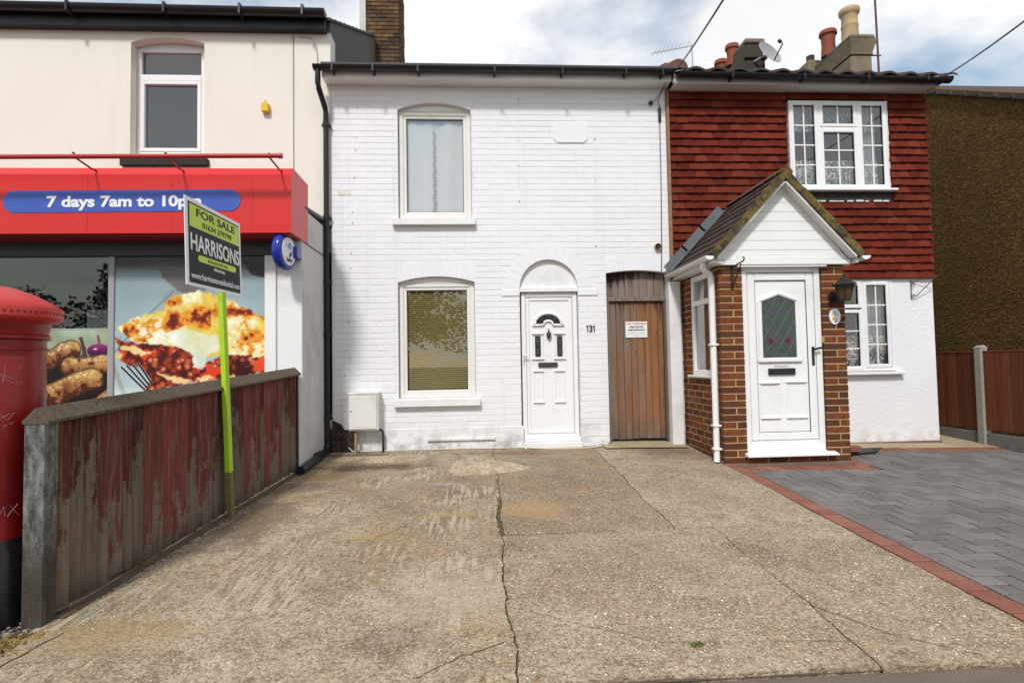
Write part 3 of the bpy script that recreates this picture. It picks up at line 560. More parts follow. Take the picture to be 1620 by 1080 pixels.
for i, (a, b, c, d) in enumerate(BR):
    jy = rnd.uniform(-.0010, .0010)+.0010*math.sin(a*3+c*2)+.0008*mn_.noise((a*1.5, c*1.5, 0))
    if i < 300: piece(bm_, 'brick', ((a+b)/2, .010+jy, (c+d)/2), H, (0, rnd.uniform(-.006, .006), rnd.uniform(-.008, .008)), (b-a, .022, d-c))
    else: rest.box(a, b, -.001+jy, .02, c, d, .003)
rest.build('upper_brickwork', 'pbrick', H, kind='stuff')
vmb = MB()
for (cx, cz, rad, a), a0, a1, zs, ri, th in rings:
    n = max(5, int(2*a*rad/.085))
    for i in range(n):
        t0 = -a+2*a*(i+.008)/n; t1 = -a+2*a*(i+.992)/n; poly = [(cx+r_*math.sin(t), cz+r_*math.cos(t)) for r_, t in ((rad, t0), (rad, t1), (rad+th, t1), (rad+th, t0))]
        poly = [(min(px_, XR-.005), pz_) for px_, pz_ in poly]
        MB().prism(poly, -.0040+rnd.uniform(-.0005, .0005), .03).build('arch_brick', 'pbrick', H)
# smooth cement band along the foot, vent ledge, impost blocks, name stone
MB().box(XL+.02, .573, -.006, .02, -.15, .285, .004).build('cement_plinth', 'pbrick', H)
MB().box(-.716, .186, -.035, .01, .112, .150, .006).build('vent_ledge', 'pbrick', H)
for a, b in ((.305, .552), (1.348, 1.622)): MB().box(a, b, -.016, .02, 2.035, 2.125, .005).build('impost', 'pbrick', H)
c8 = .05; px0, px1, pz0, pz1 = 1.062, 1.530, 4.15, 4.43
MB().prism([(px0, pz0+c8), (px0+c8, pz0), (px1-c8, pz0), (px1, pz0+c8), (px1, pz1-c8), (px1-c8, pz1), (px0+c8, pz1), (px0, pz1-c8)], -.014, .01).build('name_stone', 'pbrick', H)
MB().box(-1.87, -1.70, -.005, .01, 3.42, 3.50, .002).build('filler_patch', 'filler', H)
MB().prism([(XL+.0, .42), (XL+.12, .36), (-1.80, .29), (-1.66, .29), (-1.64, .02), (-1.64, -.15), (XL, -.15)], -.010, .0).build('bare_brick_patch', 'patch', H)
# arch infills
for a0, a1, zs, ri in arcs[:2]:
    p, _ = arc(a0, a1, zs, ri); MB().prism([(a0, zs-.01)]+p+[(a1, zs-.01)], .058, .09).build('arch_panel', 'cream_upvc', H)
p, _ = arc(.55, 1.35, 2.15, .385, 28); MB().prism(p, .052, .09).build('tympanum', 'white_paint', H)
MB().box(.548, 1.352, .015, .09, 2.092, 2.152, .006).build('arch_ledge', 'white_paint', H)
# sills
for (x0, x1, z0, z1) in ((-1.143, -.034, 3.005, 3.106), (-1.143, -.003, .578, .684)): MB().prismx([(-.075, z0), (-.075, z1-.018), (.08, z1), (.08, z0)], x0, x1).build('sill', 'white_paint', H)
# upper window with net curtain
window(H, UW[0]+.004, UW[1]-.004, UW[2], UW[3], .058, .062, .045, 'cream_upvc'); room(H, UW[0]+.06, UW[1]-.06, UW[2]+.06, UW[3]-.06, .138)
curtain(H, 'net_curtain', UW[0]+.03, -.575, UW[2], UW[3], .124, 'lace', .0075, 2, 1, 0); curtain(H, 'net_curtain', -.585, UW[1]-.03, UW[2], UW[3], .126, 'lace', .0075, 2, 2, 0)
edge = MB()
for k in range(26):
    zc = 3.14+k*.047; xx = -.585+.006*math.sin(k*1.9); edge.box(xx-.016-.010*(1-k/26), xx+.016+.010*(1-k/26), .108, .110, zc, zc+.030, .006)
edge.build('curtain_trim', simple('mauve_trim', (.50, .42, .45), .9, .35, 30), H)
# lower window with venetian blind
window(H, LW[0]+.004, LW[1]-.004, LW[2], LW[3], .058, .062, .045, 'cream_upvc'); room(H, LW[0]+.06, LW[1]-.06, LW[2]+.06, LW[3]-.06, .138)
sl_ = MB(); zb = LW[2]+.10
while zb < LW[3]-.10:
    xa_, xb_ = LW[0]+.09, LW[1]-.09
    sl_.add([(xa_, .106, zb), (xb_, .106, zb), (xb_, .120, zb+.0175), (xa_, .120, zb+.0175), (xa_, .107, zb-.001), (xb_, .107, zb-.001), (xb_, .121, zb+.0165), (xa_, .121, zb+.0165)], [(0, 1, 2, 3), (4, 5, 6, 7), (0, 1, 5, 4), (2, 3, 7, 6)]); zb += .0272
sl_.build('venetian_blind', 'blind', H, kind='stuff')
# front door 131
DY = .062
dr = frame4(MB(), .574, 1.342, DY, DY+.08, .10, 2.085, .060, .008).build('door', 'upvc', H)
MB().box(.580, 1.345, DY-.10, DY+.05, .070, .128, .006).build('threshold', 'upvc', dr); MB().box(.572, 1.356, DY-.16, DY+.02, -.03, .068, .008).build('doorstep', 'upvc', dr)
MB().box(.636, 1.280, DY+.022, DY+.06, .162, 2.022, .004).build('leaf', 'upvc', dr)
frame4(MB(), .640, 1.276, DY+.008, DY+.03, .165, 2.018, .045, .010).build('stile', 'upvc', dr)
def raised(x0, x1, z0, z1, w_=.022, par=None, y=None):
    y = DY+.022 if y is None else y; mb = MB(); mb.box(x0-.006, x1+.006, y-.026, y+.004, z1-w_, z1, .008); mb.box(x0-.006, x1+.006, y-.026, y+.004, z0, z0+w_, .008)
    mb.box(x0, x0+w_*.8, y-.010, y+.004, z0+w_, z1-w_, .004); mb.box(x1-w_*.8, x1, y-.010, y+.004, z0+w_, z1-w_, .004); return mb.build('panel_moulding', 'upvc', par)
for a, b in ((.725, .865), (1.018, 1.160)): raised(a, b, .58, 1.02, .016, dr)
for a, b in ((.712, .872), (1.015, 1.172)):
    raised(a, b, 1.168, 1.535, .022, dr); xa, xb = a+.044, b-.040; pn = MB().box(xa, xb, DY+.010, DY+.018, 1.215, 1.492).build('side_light', 'black_glass', dr)
    xm = (xa+xb)/2; q = MB()
    for zz_ in (1.26, 1.30, 1.42, 1.455): q.box(xm-.018, xm+.018, DY+.006, DY+.012, zz_, zz_+.006)
    for s_ in (-1, 1): q.tube([(xm+s_*.03, DY+.009, 1.215), (xm, DY+.009, 1.33), (xm+s_*.03, DY+.009, 1.36), (xm, DY+.009, 1.39), (xm+s_*.03, DY+.009, 1.49)], .0025, 4)
    q.build('lead_strip', 'lead', dr)
# fanlight
cx, cz, ro, ri_, = .942, 1.648, .168, .078
pa = [(cx+ro*math.cos(math.pi*i/20), cz+.012+ro*.83*math.sin(math.pi*i/20)) for i in range(21)]+[(cx-ri_*math.cos(math.pi*i/12), cz+.012+ri_*.78*math.sin(math.pi*i/12)) for i in range(13)]
MB().prism(pa, DY+.008, DY+.018).build('fanlight', 'black_glass', dr)
q = MB(); po = [(cx+(ro+.018)*math.cos(math.pi*i/20), DY+.012, cz+(ro+.018)*.84*math.sin(math.pi*i/20)) for i in range(21)]; q.tube(po, .020, 6)
q.tube([(cx+(ri_-.012)*math.cos(math.pi*i/12), DY+.012, cz+(ri_-.012)*.78*math.sin(math.pi*i/12)) for i in range(13)], .018, 6)
for s_ in (-1, 1): q.tube([(cx+s_*.06, DY+.012, cz-.006), (cx+s_*(ro+.05), DY+.012, cz-.006)], .018, 6)
q.build('fanlight_surround', 'upvc', dr, smooth=True); q = MB()
for t in (40, 90, 140):
    px_, pz_ = cx+.128*math.cos(R(t)), cz+.012+.106*math.sin(R(t)); q.tube([(px_-.02, DY+.005, pz_), (px_, DY+.005, pz_+.02), (px_+.02, DY+.005, pz_), (px_, DY+.005, pz_-.02), (px_-.02, DY+.005, pz_)], .0028, 4)
q.build('lead_strip', 'lead', dr)
q = MB(); q.tube([(.944, DY-.005, 1.59), (.944, DY-.012, 1.555), (.944, DY-.02, 1.525), (.944, DY-.015, 1.49), (.944, DY-.005, 1.44)], [.006, .012, .036, .030, .006], 10); q.build('door_knocker', 'dark_brown', dr, smooth=True)
MB().box(.795, 1.060, DY+.000, DY+.024, 1.065, 1.130, .006).build('letter_plate', 'dark_brown', dr)
hd = MB().box(.590, .612, DY-.010, DY+.002, 1.10, 1.26, .006).build('handle', 'upvc', dr); MB().tube([(.600, DY-.008, 1.225), (.600, DY-.045, 1.225), (.655, DY-.050, 1.228)], .010, 8).build('lever', 'upvc', hd, smooth=True); MB().box(.596, .606, DY-.013, DY-.008, 1.135, 1.165, .003).build('keyhole', 'print_black', hd)
MB().box(.55, 1.36, .145, .24, -.2, 2.2).build('door_backing', 'room', H)
for x_ in (1.466, 1.556): MB().tube([(x_-.014, -.012, 1.607), (x_+.006, -.012, 1.628), (x_+.004, -.012, 1.537)], .0065, 5).build('house_number', 'print_black', H)
text('house_number', '3', 'print_black', H, (1.492, -.012, 1.535), (1, 0, 0), (0, 0, 1), .044, .092, .012)
# eaves: soffit, fascia, gutter with brackets, roof
ZE = 4.905
MB().box(XL-.06, XR+.02, -.200, .02, 4.925, 4.945).build('soffit', 'white_paint', H); MB().box(XL-.06, XR+.02, -.222, -.2005, 4.918, 5.03, .004).build('fascia_board', 'white_paint', H)
def gutter(parent, a, b, r_, mat, n=10, deep=.8):
    a = Vector(a); b = Vector(b); d = (b-a).normalized(); sd = d.cross(Vector((0, 0, 1))).normalized(); prof = [(math.cos(math.pi*i/n), -math.sin(math.pi*i/n)*deep) for i in range(n+1)]
    pin = [(x*.90, y*.88) for x, y in reversed(prof)]; pr = prof+pin; k = len(pr); vs_ = [e+sd*(x*r_)+Vector((0, 0, y*r_)) for e in (a, b) for x, y in pr]
    fs = [(i, (i+1) % k, (i+1) % k+k, i+k) for i in range(k)]
    half = [(p_) for p_ in prof]; mb = MB().add(vs_, fs)
    for e in (a, b): mb.add([e+sd*(x*r_*.99)+Vector((0, 0, y*r_*.99)) for x, y in half], [tuple(range(len(half)))])
    return mb.build('gutter', mat, parent, smooth=35)
gt = gutter(H, (-2.10, -.29, 5.025), (2.66, -.29, 5.025), .068, 'black_plastic')
for x in (-1.85, -1.33, -.75, .25, 1.15, 2.0, 2.5): MB().box(x-.014, x+.014, -.365, -.221, 4.938, 5.03, .004).build('bracket', 'black_plastic', gt)
rf = MB(); ya, za, yb, zb_ = -.33, 5.035, 4.3, 7.02
rf.add([(-2.0, ya, za), (2.70, ya, za), (2.70, yb, zb_), (-2.0, yb, zb_), (-2.0, ya, za+.03), (2.70, ya, za+.03), (2.70, yb, zb_+.03), (-2.0, yb, zb_+.03)], [(0, 1, 2, 3), (4, 5, 6, 7), (0, 1, 5, 4), (1, 2, 6, 5), (2, 3, 7, 6), (3, 0, 4, 7)])
rf.add([(-2.0, yb, zb_+.03), (2.70, yb, zb_+.03), (2.70, 9, 5.0), (-2.0, 9, 5.0)], [(0, 1, 2, 3)]); rfo = rf.build('roof', 'slate', H)
bt = MB().box(XL, XR, 8.6, 8.9, -.3, 5.0).build('rear_wall', 'white_paint', H)
# half round tiles on the party line between the two roofs
for k in range(9):
    y0 = -.30+k*.44; s_ = .4285; q = MB(); n = 10; vs_ = []
    for e, rr in ((0, .125), (.46, .105)):
        for i in range(n+1): a = math.pi*i/n; vs_.append((2.74+rr*math.cos(a), y0+e, 5.035+(y0+e+.33)*s_+.015+rr*math.sin(a)))
    q.add(vs_, [(i, i+1, n+2+i, n+1+i) for i in range(n)]+[tuple(range(n+1))]); q.build('half_round_tile', 'ridge_tile', H, smooth=40)
# downpipe with swan neck
dpx = -2.005; q = MB(); q.tube([(-2.045, -.29, 4.985), (-2.045, -.29, 4.80), (-2.04, -.26, 4.74), (dpx-.005, -.09, 4.57), (dpx, -.065, 4.50), (dpx, -.062, 4.2), (dpx, -.062, 2.0), (dpx, -.062, .05)], .036, 12); dp = q.build('downpipe', 'black_plastic', H, smooth=50)
for z in (4.35, 3.1, 2.25, 1.55, .45): MB().lathe([(.037, z-.03), (.045, z-.03), (.045, z+.03), (.037, z+.03)], dpx, -.062, 12).build('collar', 'black_plastic', dp); MB().box(dpx-.06, dpx+.06, -.06, -.005, z-.012, z+.012, .003).build('clip', 'black_plastic', dp)
# ------------------------------------------------------------------ small things on and by the white house
mbx = root('meter_box', 'grey white wall mounted meter box on legs beside the black downpipe', 'meter box', (-1.5, -.1, .28))
MB().box(-1.70, -1.325, -.185, -.001, .29, .765, .008).build('cabinet', 'meter_box', mbx); lid = MB().box(-1.712, -1.316, -.195, -.006, .755, .785, .006).build('lid', 'meter_box', mbx)
md = MB().box(-1.692, -1.345, -.200, -.186, .312, .742, .004).build('door', 'meter_box', mbx); MB().box(-1.64, -1.40, -.203, -.199, .705, .712).build('door_rib', 'meter_box', md); MB().box(-1.64, -1.40, -.203, -.199, .345, .352).build('door_rib', 'meter_box', md); MB().tube([(-1.668, -.2, .545), (-1.668, -.208, .545)], .008, 8).build('lock', 'dark_brown', md)
MB().box(-1.640, -1.605, -.150, -.115, -.05, .292, .003).build('leg', 'oak', mbx); MB().tube([(-1.335, -.09, .30), (-1.285, -.085, .27), (-1.283, -.07, .20), (-1.283, -.07, -.03)], .016, 8).build('service_pipe', 'cable', mbx, smooth=True)
q = MB(); pts = [(-1.74, -.03, .06), (-1.68, -.06, .012), (-1.5, -.07, .012), (-1.2, -.06, .014), (-.6, -.05, .012), (0, -.06, .008), (.55, -.07, .006), (.9, -.20, .0), (1.2, -.22, -.003), (1.5, -.16, .0), (1.68, -.09, .012), (1.74, -.02, .05)]
tag(q.tube(pts, .009, 6).build('ground_cable', 'white_cable', None, smooth=True), 'thin off-white cable lying along the foot of the white wall', 'cable')
q = MB(); q.tube([(2.60, -.19, 4.93), (2.53, -.03, 4.74), (2.555, -.015, 4.66), (2.552, -.012, 4.6), (2.545, -.012, 3.5), (2.528, -.012, 2.70), (2.515, -.012, 2.36)], .006, 5); tc_ = root('telephone_cable', 'thin dark cable running down the white wall beside the red tiles', 'cable', (2.55, 0, 3.5)); q.build('wire', 'cable', tc_, smooth=True)
MB().tube([(2.552, -.02, 4.64), (2.55, -.02, 4.46)], .022, 8).build('splice_box', 'black_plastic', tc_, smooth=50)
q = MB(); q.tube([(2.60, -.18, 4.92), (2.50, -.05, 4.75), (2.44, -.03, 4.71)], .005, 5); q.build('wire', 'cable', tc_); MB().box(2.40, 2.455, -.05, .0, 4.68, 4.735, .012).build('hook_bracket', 'dark_brown', tc_)
bo = root('flue_outlet', 'small round brass coloured outlet in the white wall above the gate', 'outlet', (2.472, 0, 2.69)); MB().tube([(2.472, .01, 2.693), (2.472, -.045, 2.693)], [.052, .046], 14, False).build('ring', 'brass', bo, smooth=True); MB().tube([(2.472, .0, 2.693), (2.472, -.02, 2.693)], .034, 12).build('bore', 'print_black', bo)
# ------------------------------------------------------------------ alley gate
Gt = root('timber_gate', 'tall brown weathered plank gate in the white archway with no parking sign', 'gate', (2.17, .12, 0))
x = 1.800; i = 0
while x < 2.555:
    wd = rnd.uniform(.088, .104); x1 = min(x+wd, 2.560); MB().box(x, x1-.004, .118+rnd.uniform(-.004, .004), .145, .052+rnd.uniform(-.006, .01), 1.952, .006).build('plank', 'gate', Gt); x = x1
x = 1.752
while x < 2.575:
    wd = rnd.uniform(.085, .108); x1 = min(x+wd, 2.58); zt = 2.345+.03*math.sin(math.pi*(x-1.75)/.84); MB().box(x, x1-.004, .098+rnd.uniform(-.004, .004), .125, 2.012, zt, .005).build('plank', 'gate_top', Gt); x = x1
MB().box(1.746, 1.798, .085, .15, .03, 2.01, .005).build('gate_post', 'gate_top', Gt); MB().box(2.562, 2.597, .085, .15, .03, 2.01, .005).build('gate_post', 'coping', Gt); MB().box(1.748, 2.590, .078, .15, 1.956, 2.014, .006).build('crossbar', 'gate_top', Gt)
MB().box(1.744, 2.599, .15, .17, .0, 2.38).build('back_board', 'felt', Gt)
struct(sheet(1.62, 2.72, -.30, .3, .018, 8).build('alley_threshold', 'sandy'))
np_ = root('parking_notice', 'white no parking private driveway notice on the timber gate', 'notice', (2.178, .108, 1.56))
MB().box(2.025, 2.332, .104, .112, 1.452, 1.675, .003).build('plate', 'print_white', np_)
for s_, zz_, hh, ww, mt_, bo_ in (('NO PARKING', 1.634, .027, .275, 'print_red', .012), ('PRIVATE', 1.588, .024, .185, 'print_black', .02), ('DRIVEWAY', 1.547, .024, .235, 'print_black', .02)): text('lettering', s_, mt_, np_, (2.178, .102, zz_), (1, 0, 0), (0, 0, 1), ww, hh, bo_, 'C')
q = MB(); rb = random.Random(9)                 # print too small to read: rows of faint dashes
for zz_, ww in ((1.518, .25), (1.494, .24), (1.469, .09)):
    x = 2.178-ww/2
    while x < 2.178+ww/2: l_ = rb.uniform(.008, .022); q.box(x, x+l_, .1025, .1045, zz_, zz_+.007); x += l_+.005
q.build('small_print', 'print_grey', np_, kind='stuff')
# ------------------------------------------------------------------ red tile hung house 133
T = root('tile_hung_house', 'house with red hung wall tiles above white render and a brick porch', 'house', (4.55, .1, 0))
U3 = (4.385, 5.825, 3.475, 4.755); L3 = (4.95, 5.83, .92, 2.215); X0, X1 = 2.66, 6.425
wl = MB()
for a, b, c, d in cells(X0, X1, -.25, 2.26, [L3]): wl.box(a, b, .0, .24, c, d)
wl.build('wall', 'render', T); wl = MB()
for a, b, c, d in cells(X0-.015, X1+.01, 2.26, 4.97, [U3]): wl.box(a, b, .012, .24, c, d)
wl.build('upper_wall', 'felt', T)
MB().box(X1-.24, X1, .24, 8.6, -.3, 4.96).build('side_wall', 'render', T); MB().box(X0, X1, 8.6, 8.8, -.3, 5).build('rear_wall', 'render', T); MB().box(4.30, X1+.02, -.022, .01, -.25, -.055, .004).build('plinth', 'plinth', T)
MB().box(2.643, 2.682, -.040, .02, 2.24, 4.93, .004).build('edge_batten', 'batten', T)
q = MB(); n = 3; vs_ = []
tm = MB(); tw, tl = .172, .155            # one tile: slightly bellied, bottom edge at the origin
cols = [(-.5, .004), (-.17, -.001), (.17, -.001), (.5, .003)]
tm.add([(c*tw*.985, y+dy, z) for z, y in ((0, -.056), (tl, -.014)) for c, dy in cols]+[(c*tw*.985, y+dy+.018, z) for z, y in ((0, -.056), (tl, -.014)) for c, dy in cols], [(0, 1, 5, 4), (1, 2, 6, 5), (2, 3, 7, 6), (8, 9, 1, 0), (9, 10, 2, 1), (10, 11, 3, 2), (0, 4, 12, 8), (3, 7, 15, 11), (8, 9, 13, 12), (9, 10, 14, 13), (10, 11, 15, 14)])
TILE = pmesh('wall_tile', tm, 'walltile'); tiles = []; r_i = 0; zrow = 2.232
while zrow < 4.80:
    x = 2.684+(tw/2 if r_i % 2 else 0)-tw*.0
    xs = [2.684+tw*(k+.5)+(0 if r_i % 2 else -tw/2) for k in range(0, 24)]
    for xc in xs:
        a, b = max(xc-tw/2, 2.684), min(xc+tw/2, X1+.005)
        if b-a < .03: continue
        for qa, qb, qc, qd in clip_rect((a, b, zrow, zrow+.09), [(U3[0]-.02, U3[1]+.035, U3[2]-.16, U3[3]+.02)]):
            if qd-qc > .05: tiles.append(((qa+qb)/2, qb-qa, qc))
    zrow += .1098; r_i += 1
def under_roof(x, z): return z < 3.2-abs(x-3.52)*1.05 and x < 4.3      # behind the porch roof
tiles.sort(key=lambda t: under_roof(t[0], t[2])*9+(Vector((t[0], 0, t[2]))-CAM).length)
rest = MB()
for i, (xc, wd, z) in enumerate(tiles):
    dy = rnd.uniform(-.004, .003); dz = rnd.uniform(-.004, .003); rz = rnd.uniform(-.012, .012)
    if i < 300: piece(TILE, 'wall_tile', (xc, dy, z+dz), T, (rnd.uniform(-.02, .02), rnd.uniform(-.012, .012), rz), (wd/tw, 1, 1))
    else: rest.add([(xc+v[0]*wd/tw, v[1]+dy+rz*v[0], v[2]+z+dz) for v in tm.v], tm.f)
rest.build('further_wall_tiles', 'walltile', T, kind='stuff')
# upper casement
def casement(parent, x0, x1, z0, z1, y, parts, bars=True, fw_=.045):
    wn_ = frame4(MB(), x0, x1, y, y+.075, z0, z1, fw_).build('window', 'upvc', parent)
    for (a, b, c, d, nx, nz) in parts:
        frame4(MB(), a, b, y-.012, y+.05, c, d, .052, .010).build('sash', 'upvc', wn_); A, B, C_, D_ = a+.052, b-.052, c+.052, d-.052
        frame4(MB(), A-.004, B+.004, y+.004, y+.03, C_-.004, D_+.004, .010, 0).build('gasket', 'black_plastic', wn_); MB().box(A, B, y+.018, y+.022, C_, D_).build('pane', 'glass', wn_)
        for i in range(1, nx): MB().box(A+(B-A)*i/nx-.009, A+(B-A)*i/nx+.009, y+.008, y+.017, C_, D_).build('glazing_bar', 'upvc', wn_)
        for i in range(1, nz): MB().box(A, B, y+.0085, y+.0165, C_+(D_-C_)*i/nz-.009, C_+(D_-C_)*i/nz+.009).build('glazing_bar', 'upvc', wn_)
    return wn_
x0, x1, z0, z1 = U3[0]+.005, U3[1]-.005, U3[2]+.012, U3[3]; d1 = x0+.43; d2 = x1-.43
wn3 = casement(T, x0, x1, z0, z1, -.050, [(x0+.015, d1-.012, z0+.015, z1-.02, 2, 4), (d1+.012, d2-.012, z0+.015, z0+.86, 2, 3), (d1+.012, d2-.012, z0+.885, z1-.02, 2, 1), (d2+.012, x1-.015, z0+.015, z1-.02, 2, 4)])
MB().box(d1-.014, d1+.014, -.052, .02, z0+.045, z1-.045).build('mullion', 'upvc', wn3); MB().box(d2-.014, d2+.014, -.052, .02, z0+.045, z1-.045).build('mullion', 'upvc', wn3); MB().box(d1+.014, d2-.014, -.052, .02, z0+.86, z0+.886).build('transom', 'upvc', wn3)
MB().box(x0-.02, x1+.075, -.125, .01, z0-.035, z0-.002, .006).build('sill', 'upvc', wn3); MB().box(x0+.10, x1+.03, -.045, .02, z0-.175, z0-.037, .006).build('lead_apron', 'felt', T)
q = MB()
for k in range(9): a = x0+.28+k*.13; q.box(a, a+rnd.uniform(.05, .13), -.055, -.02, z0-.180, z0-.180+rnd.uniform(.015, .03), .006)
q.build('mortar_smear', 'filler', T); q = MB()
for k in range(26): zz_ = z0+.0+k*.049; w_ = rnd.uniform(.018, .034); q.box(x1-.002, x1+w_, -.045, .0, zz_, zz_+.052, .004)
q.build('mortar_edge', 'filler', T); room(T, U3[0]+.03, U3[1]-.03, U3[2]+.03, U3[3]-.03, .05, 2.0)
curtain(T, 'lace_valance', x0+.06, x1-.06, z1-.38, z1-.03, .10, 'lace_pat', .012, 16, 4); curtain(T, 'lace_curtain', x0+.06, x1-.06, z0+.03, z0+.46, .10, 'lace_pat', .010, 16, 5); curtain(T, 'side_curtain', x1-.36, x1-.04, z0+.02, z1-.04, .16, 'soft_curtain', .02, 5, 6)
# lower casement
x0, x1, z0, z1 = L3[0]+.004, L3[1]-.004, L3[2]+.01, L3[3]-.003; d1 = 5.375
wn4 = casement(T, x0, x1, z0, z1, -.012, [(d1+.010, x1-.055, z0+.045, z1-.03, 2, 4), (x0+.015, d1-.010, z0+.02, z1-.42, 1, 3), (x0+.015, d1-.010, z1-.40, z1-.03, 1, 1)]); MB().box(d1-.012, d1+.012, -.012, .04, z0+.045, z1-.045).build('mullion', 'upvc', wn4); MB().box(x0-.02, x1+.085, -.085, .01, z0-.05, z0-.008, .006).build('sill', 'upvc', wn4)
room(T, x0+.03, x1-.03, z0+.03, z1-.03, .07, 2.0); curtain(T, 'lace_curtain', x0+.05, x1-.05, z0+.02, z0+.50, .11, 'lace_pat', .010, 12, 7); curtain(T, 'tied_curtain', d1+.02, x1-.03, z0+.02, z1-.04, .17, 'soft_curtain', .025, 5, 8)
MB().box(L3[0]-.04, X1+.004, -.030, .01, 2.222, 2.248, .004).build('drip_strip', 'batten', T)
# eaves 133
MB().box(2.70, X1+.03, -.225, .02, 4.880, 4.900).build('soffit', 'cream_upvc', T); MB().box(2.70, X1+.03, -.245, -.2255, 4.872, 4.985, .004).build('fascia_board', simple('mauve_board', (.46, .42, .43), .5, .08), T)
g3 = gutter(T, (2.72, -.31, 4.985), (6.56, -.31, 4.945), .066, 'black_plastic')
for x in (3.45, 4.45, 5.35, 6.2): MB().box(x-.014, x+.014, -.378, -.246, 4.90, 4.99, .004).build('bracket', 'black_plastic', g3)
MB().add([(6.40, -.23, 4.87), (6.60, -.33, 4.96), (6.60, .3, 5.25), (6.40, .05, 4.87), (6.40, -.23, 4.90), (6.60, -.33, 4.99), (6.60, .3, 5.29), (6.40, .05, 4.95)], [(0, 1, 2, 3), (4, 5, 6, 7), (0, 1, 5, 4), (1, 2, 6, 5), (2, 3, 7, 6), (3, 0, 4, 7)]).build('verge_box', 'black_plastic', T)
MB().add([(2.672, -.235, 4.90), (2.735, -.245, 4.90), (2.705, -.24, 5.02), (2.695, -.235, 5.02), (2.672, -.20, 4.90), (2.735, -.20, 4.90), (2.705, -.20, 5.02), (2.695, -.20, 5.02)], [(0, 1, 2, 3), (4, 5, 6, 7), (0, 1, 5, 4), (1, 2, 6, 5), (2, 3, 7, 6), (3, 0, 4, 7)]).build('mortar_wedge', 'white_paint', T)
q = MB(); N = 168; vs_ = []; M_ = 9
for j in range(M_+1):
    t = j/M_; y = -.37+t*4.67
    for i in range(N+1):
        x = 2.80+(6.62-2.80)*i/N; p_ = abs(math.sin(math.pi*(x-2.8)/.30)); vs_.append((x, y, 5.010-.011*(x-2.8)+t*1.985+.045*p_**1.5+.018*((j*1.0) % 1)))
q.add(vs_, [(j*(N+1)+i, j*(N+1)+i+1, (j+1)*(N+1)+i+1, (j+1)*(N+1)+i) for j in range(M_) for i in range(N)]); q.add([(vs_[i][0], vs_[i][1], vs_[i][2]-(.03 if True else 0)) for i in range(N+1)]+[vs_[i] for i in range(N+1)], [(i, i+1, N+2+i, N+1+i) for i in range(N)])
q.add([(2.80, 4.3, 6.995), (6.62, 4.3, 6.95), (6.62, 9.2, 5.0), (2.8, 9.2, 5.0)], [(0, 1, 2, 3)]); q.build('roof', 'roof_tile', T, smooth=60)
# ------------------------------------------------------------------ porch of 133
P = root('brick_porch', 'red brick front porch with white door and steep tiled gable roof', 'porch', (3.53, -.62, -.1))
PX0, PX1, PY = 2.785, 4.285, -1.23; PC = .0807
mo = MB(); mo.box(PX0+.005, 3.052, PY+.005, -.945, -.2, 2.22); mo.box(PX0+.005, PX0+.21, -.945, -.325, -.2, .922); mo.box(PX0+.005, PX0+.21, -.325, -.002, -.2, 2.22)
mo.box(4.020, PX1-.005, PY+.005, -.002, -.2, 2.22); mo.box(3.052, 4.020, PY+.005, -1.0, -.2, .006); mo.build('mortar', 'mortar', P)
bmh = pmesh('brick', MB().box(-.5, .5, -.5, .5, -.5, .5, .035), 'brick')
def pb(x0, x1, y0, y1, z0, z1):
    j = .0022
    piece(bmh, 'brick', ((x0+x1)/2+rnd.uniform(-j, j), (y0+y1)/2+rnd.uniform(-j, j), (z0+z1)/2), P, (0, 0, 0), (x1-x0, y1-y0, z1-z0))
k = 0; z = -.075
while z < 2.19:
    a, b = z+.0075, z+PC-.0075; fullr = k % 2 == 0
    for pa_, pb_, flip in ((PX0, 3.056, 0), (4.016, PX1, 1)):
        if fullr: pb(pa_, pb_, PY, PY+.10, a, b)
        else:
            sp = pa_+(pb_-pa_)*.58; pb(pa_, sp-.0075, PY, PY+.10, a, b); pb(sp+.0075, pb_, PY, PY+.10, a, b)
    # side wall facing the gate
    y = PY+.112+(0 if fullr else .0); first = True
    while y < -.01:
        ln = .118 if (first and fullr) else .240; first = False; y1 = min(y+ln-.015, -.004); segs = [(y, y1)]; y += ln
        if b > .925: segs = [s for s in ((max(segs[0][0], -1.3), min(segs[0][1], -.942)), (max(segs[0][0], -.328), segs[0][1])) if s[1]-s[0] > .03]
        for s in segs: pb(PX0, PX0+.10, s[0], s[1], a, b)
    if z < -.01:
        x = 3.062
        while x < 4.0: x1 = min(x+.232, 4.008); pb(x, x1, PY, PY+.1, a, b); x += .244
    # side wall facing the far fence
    y = PY+.112
    if k % 3 == 0 and False: pass
    z += PC; k += 1
MB().box(PX1-.006, PX1+.0005, PY+.102, -.004, -.1, 2.2).build('far_side', 'brick', P)
MB().box(PX0-.010, PX1+.010, PY-.035, PY+.05, -.25, -.072, .008).build('plinth', 'plinth', P); MB().box(PX0-.012, PX0+.03, PY+.05, 0, -.25, -.045, .008).build('plinth', 'plinth', P)
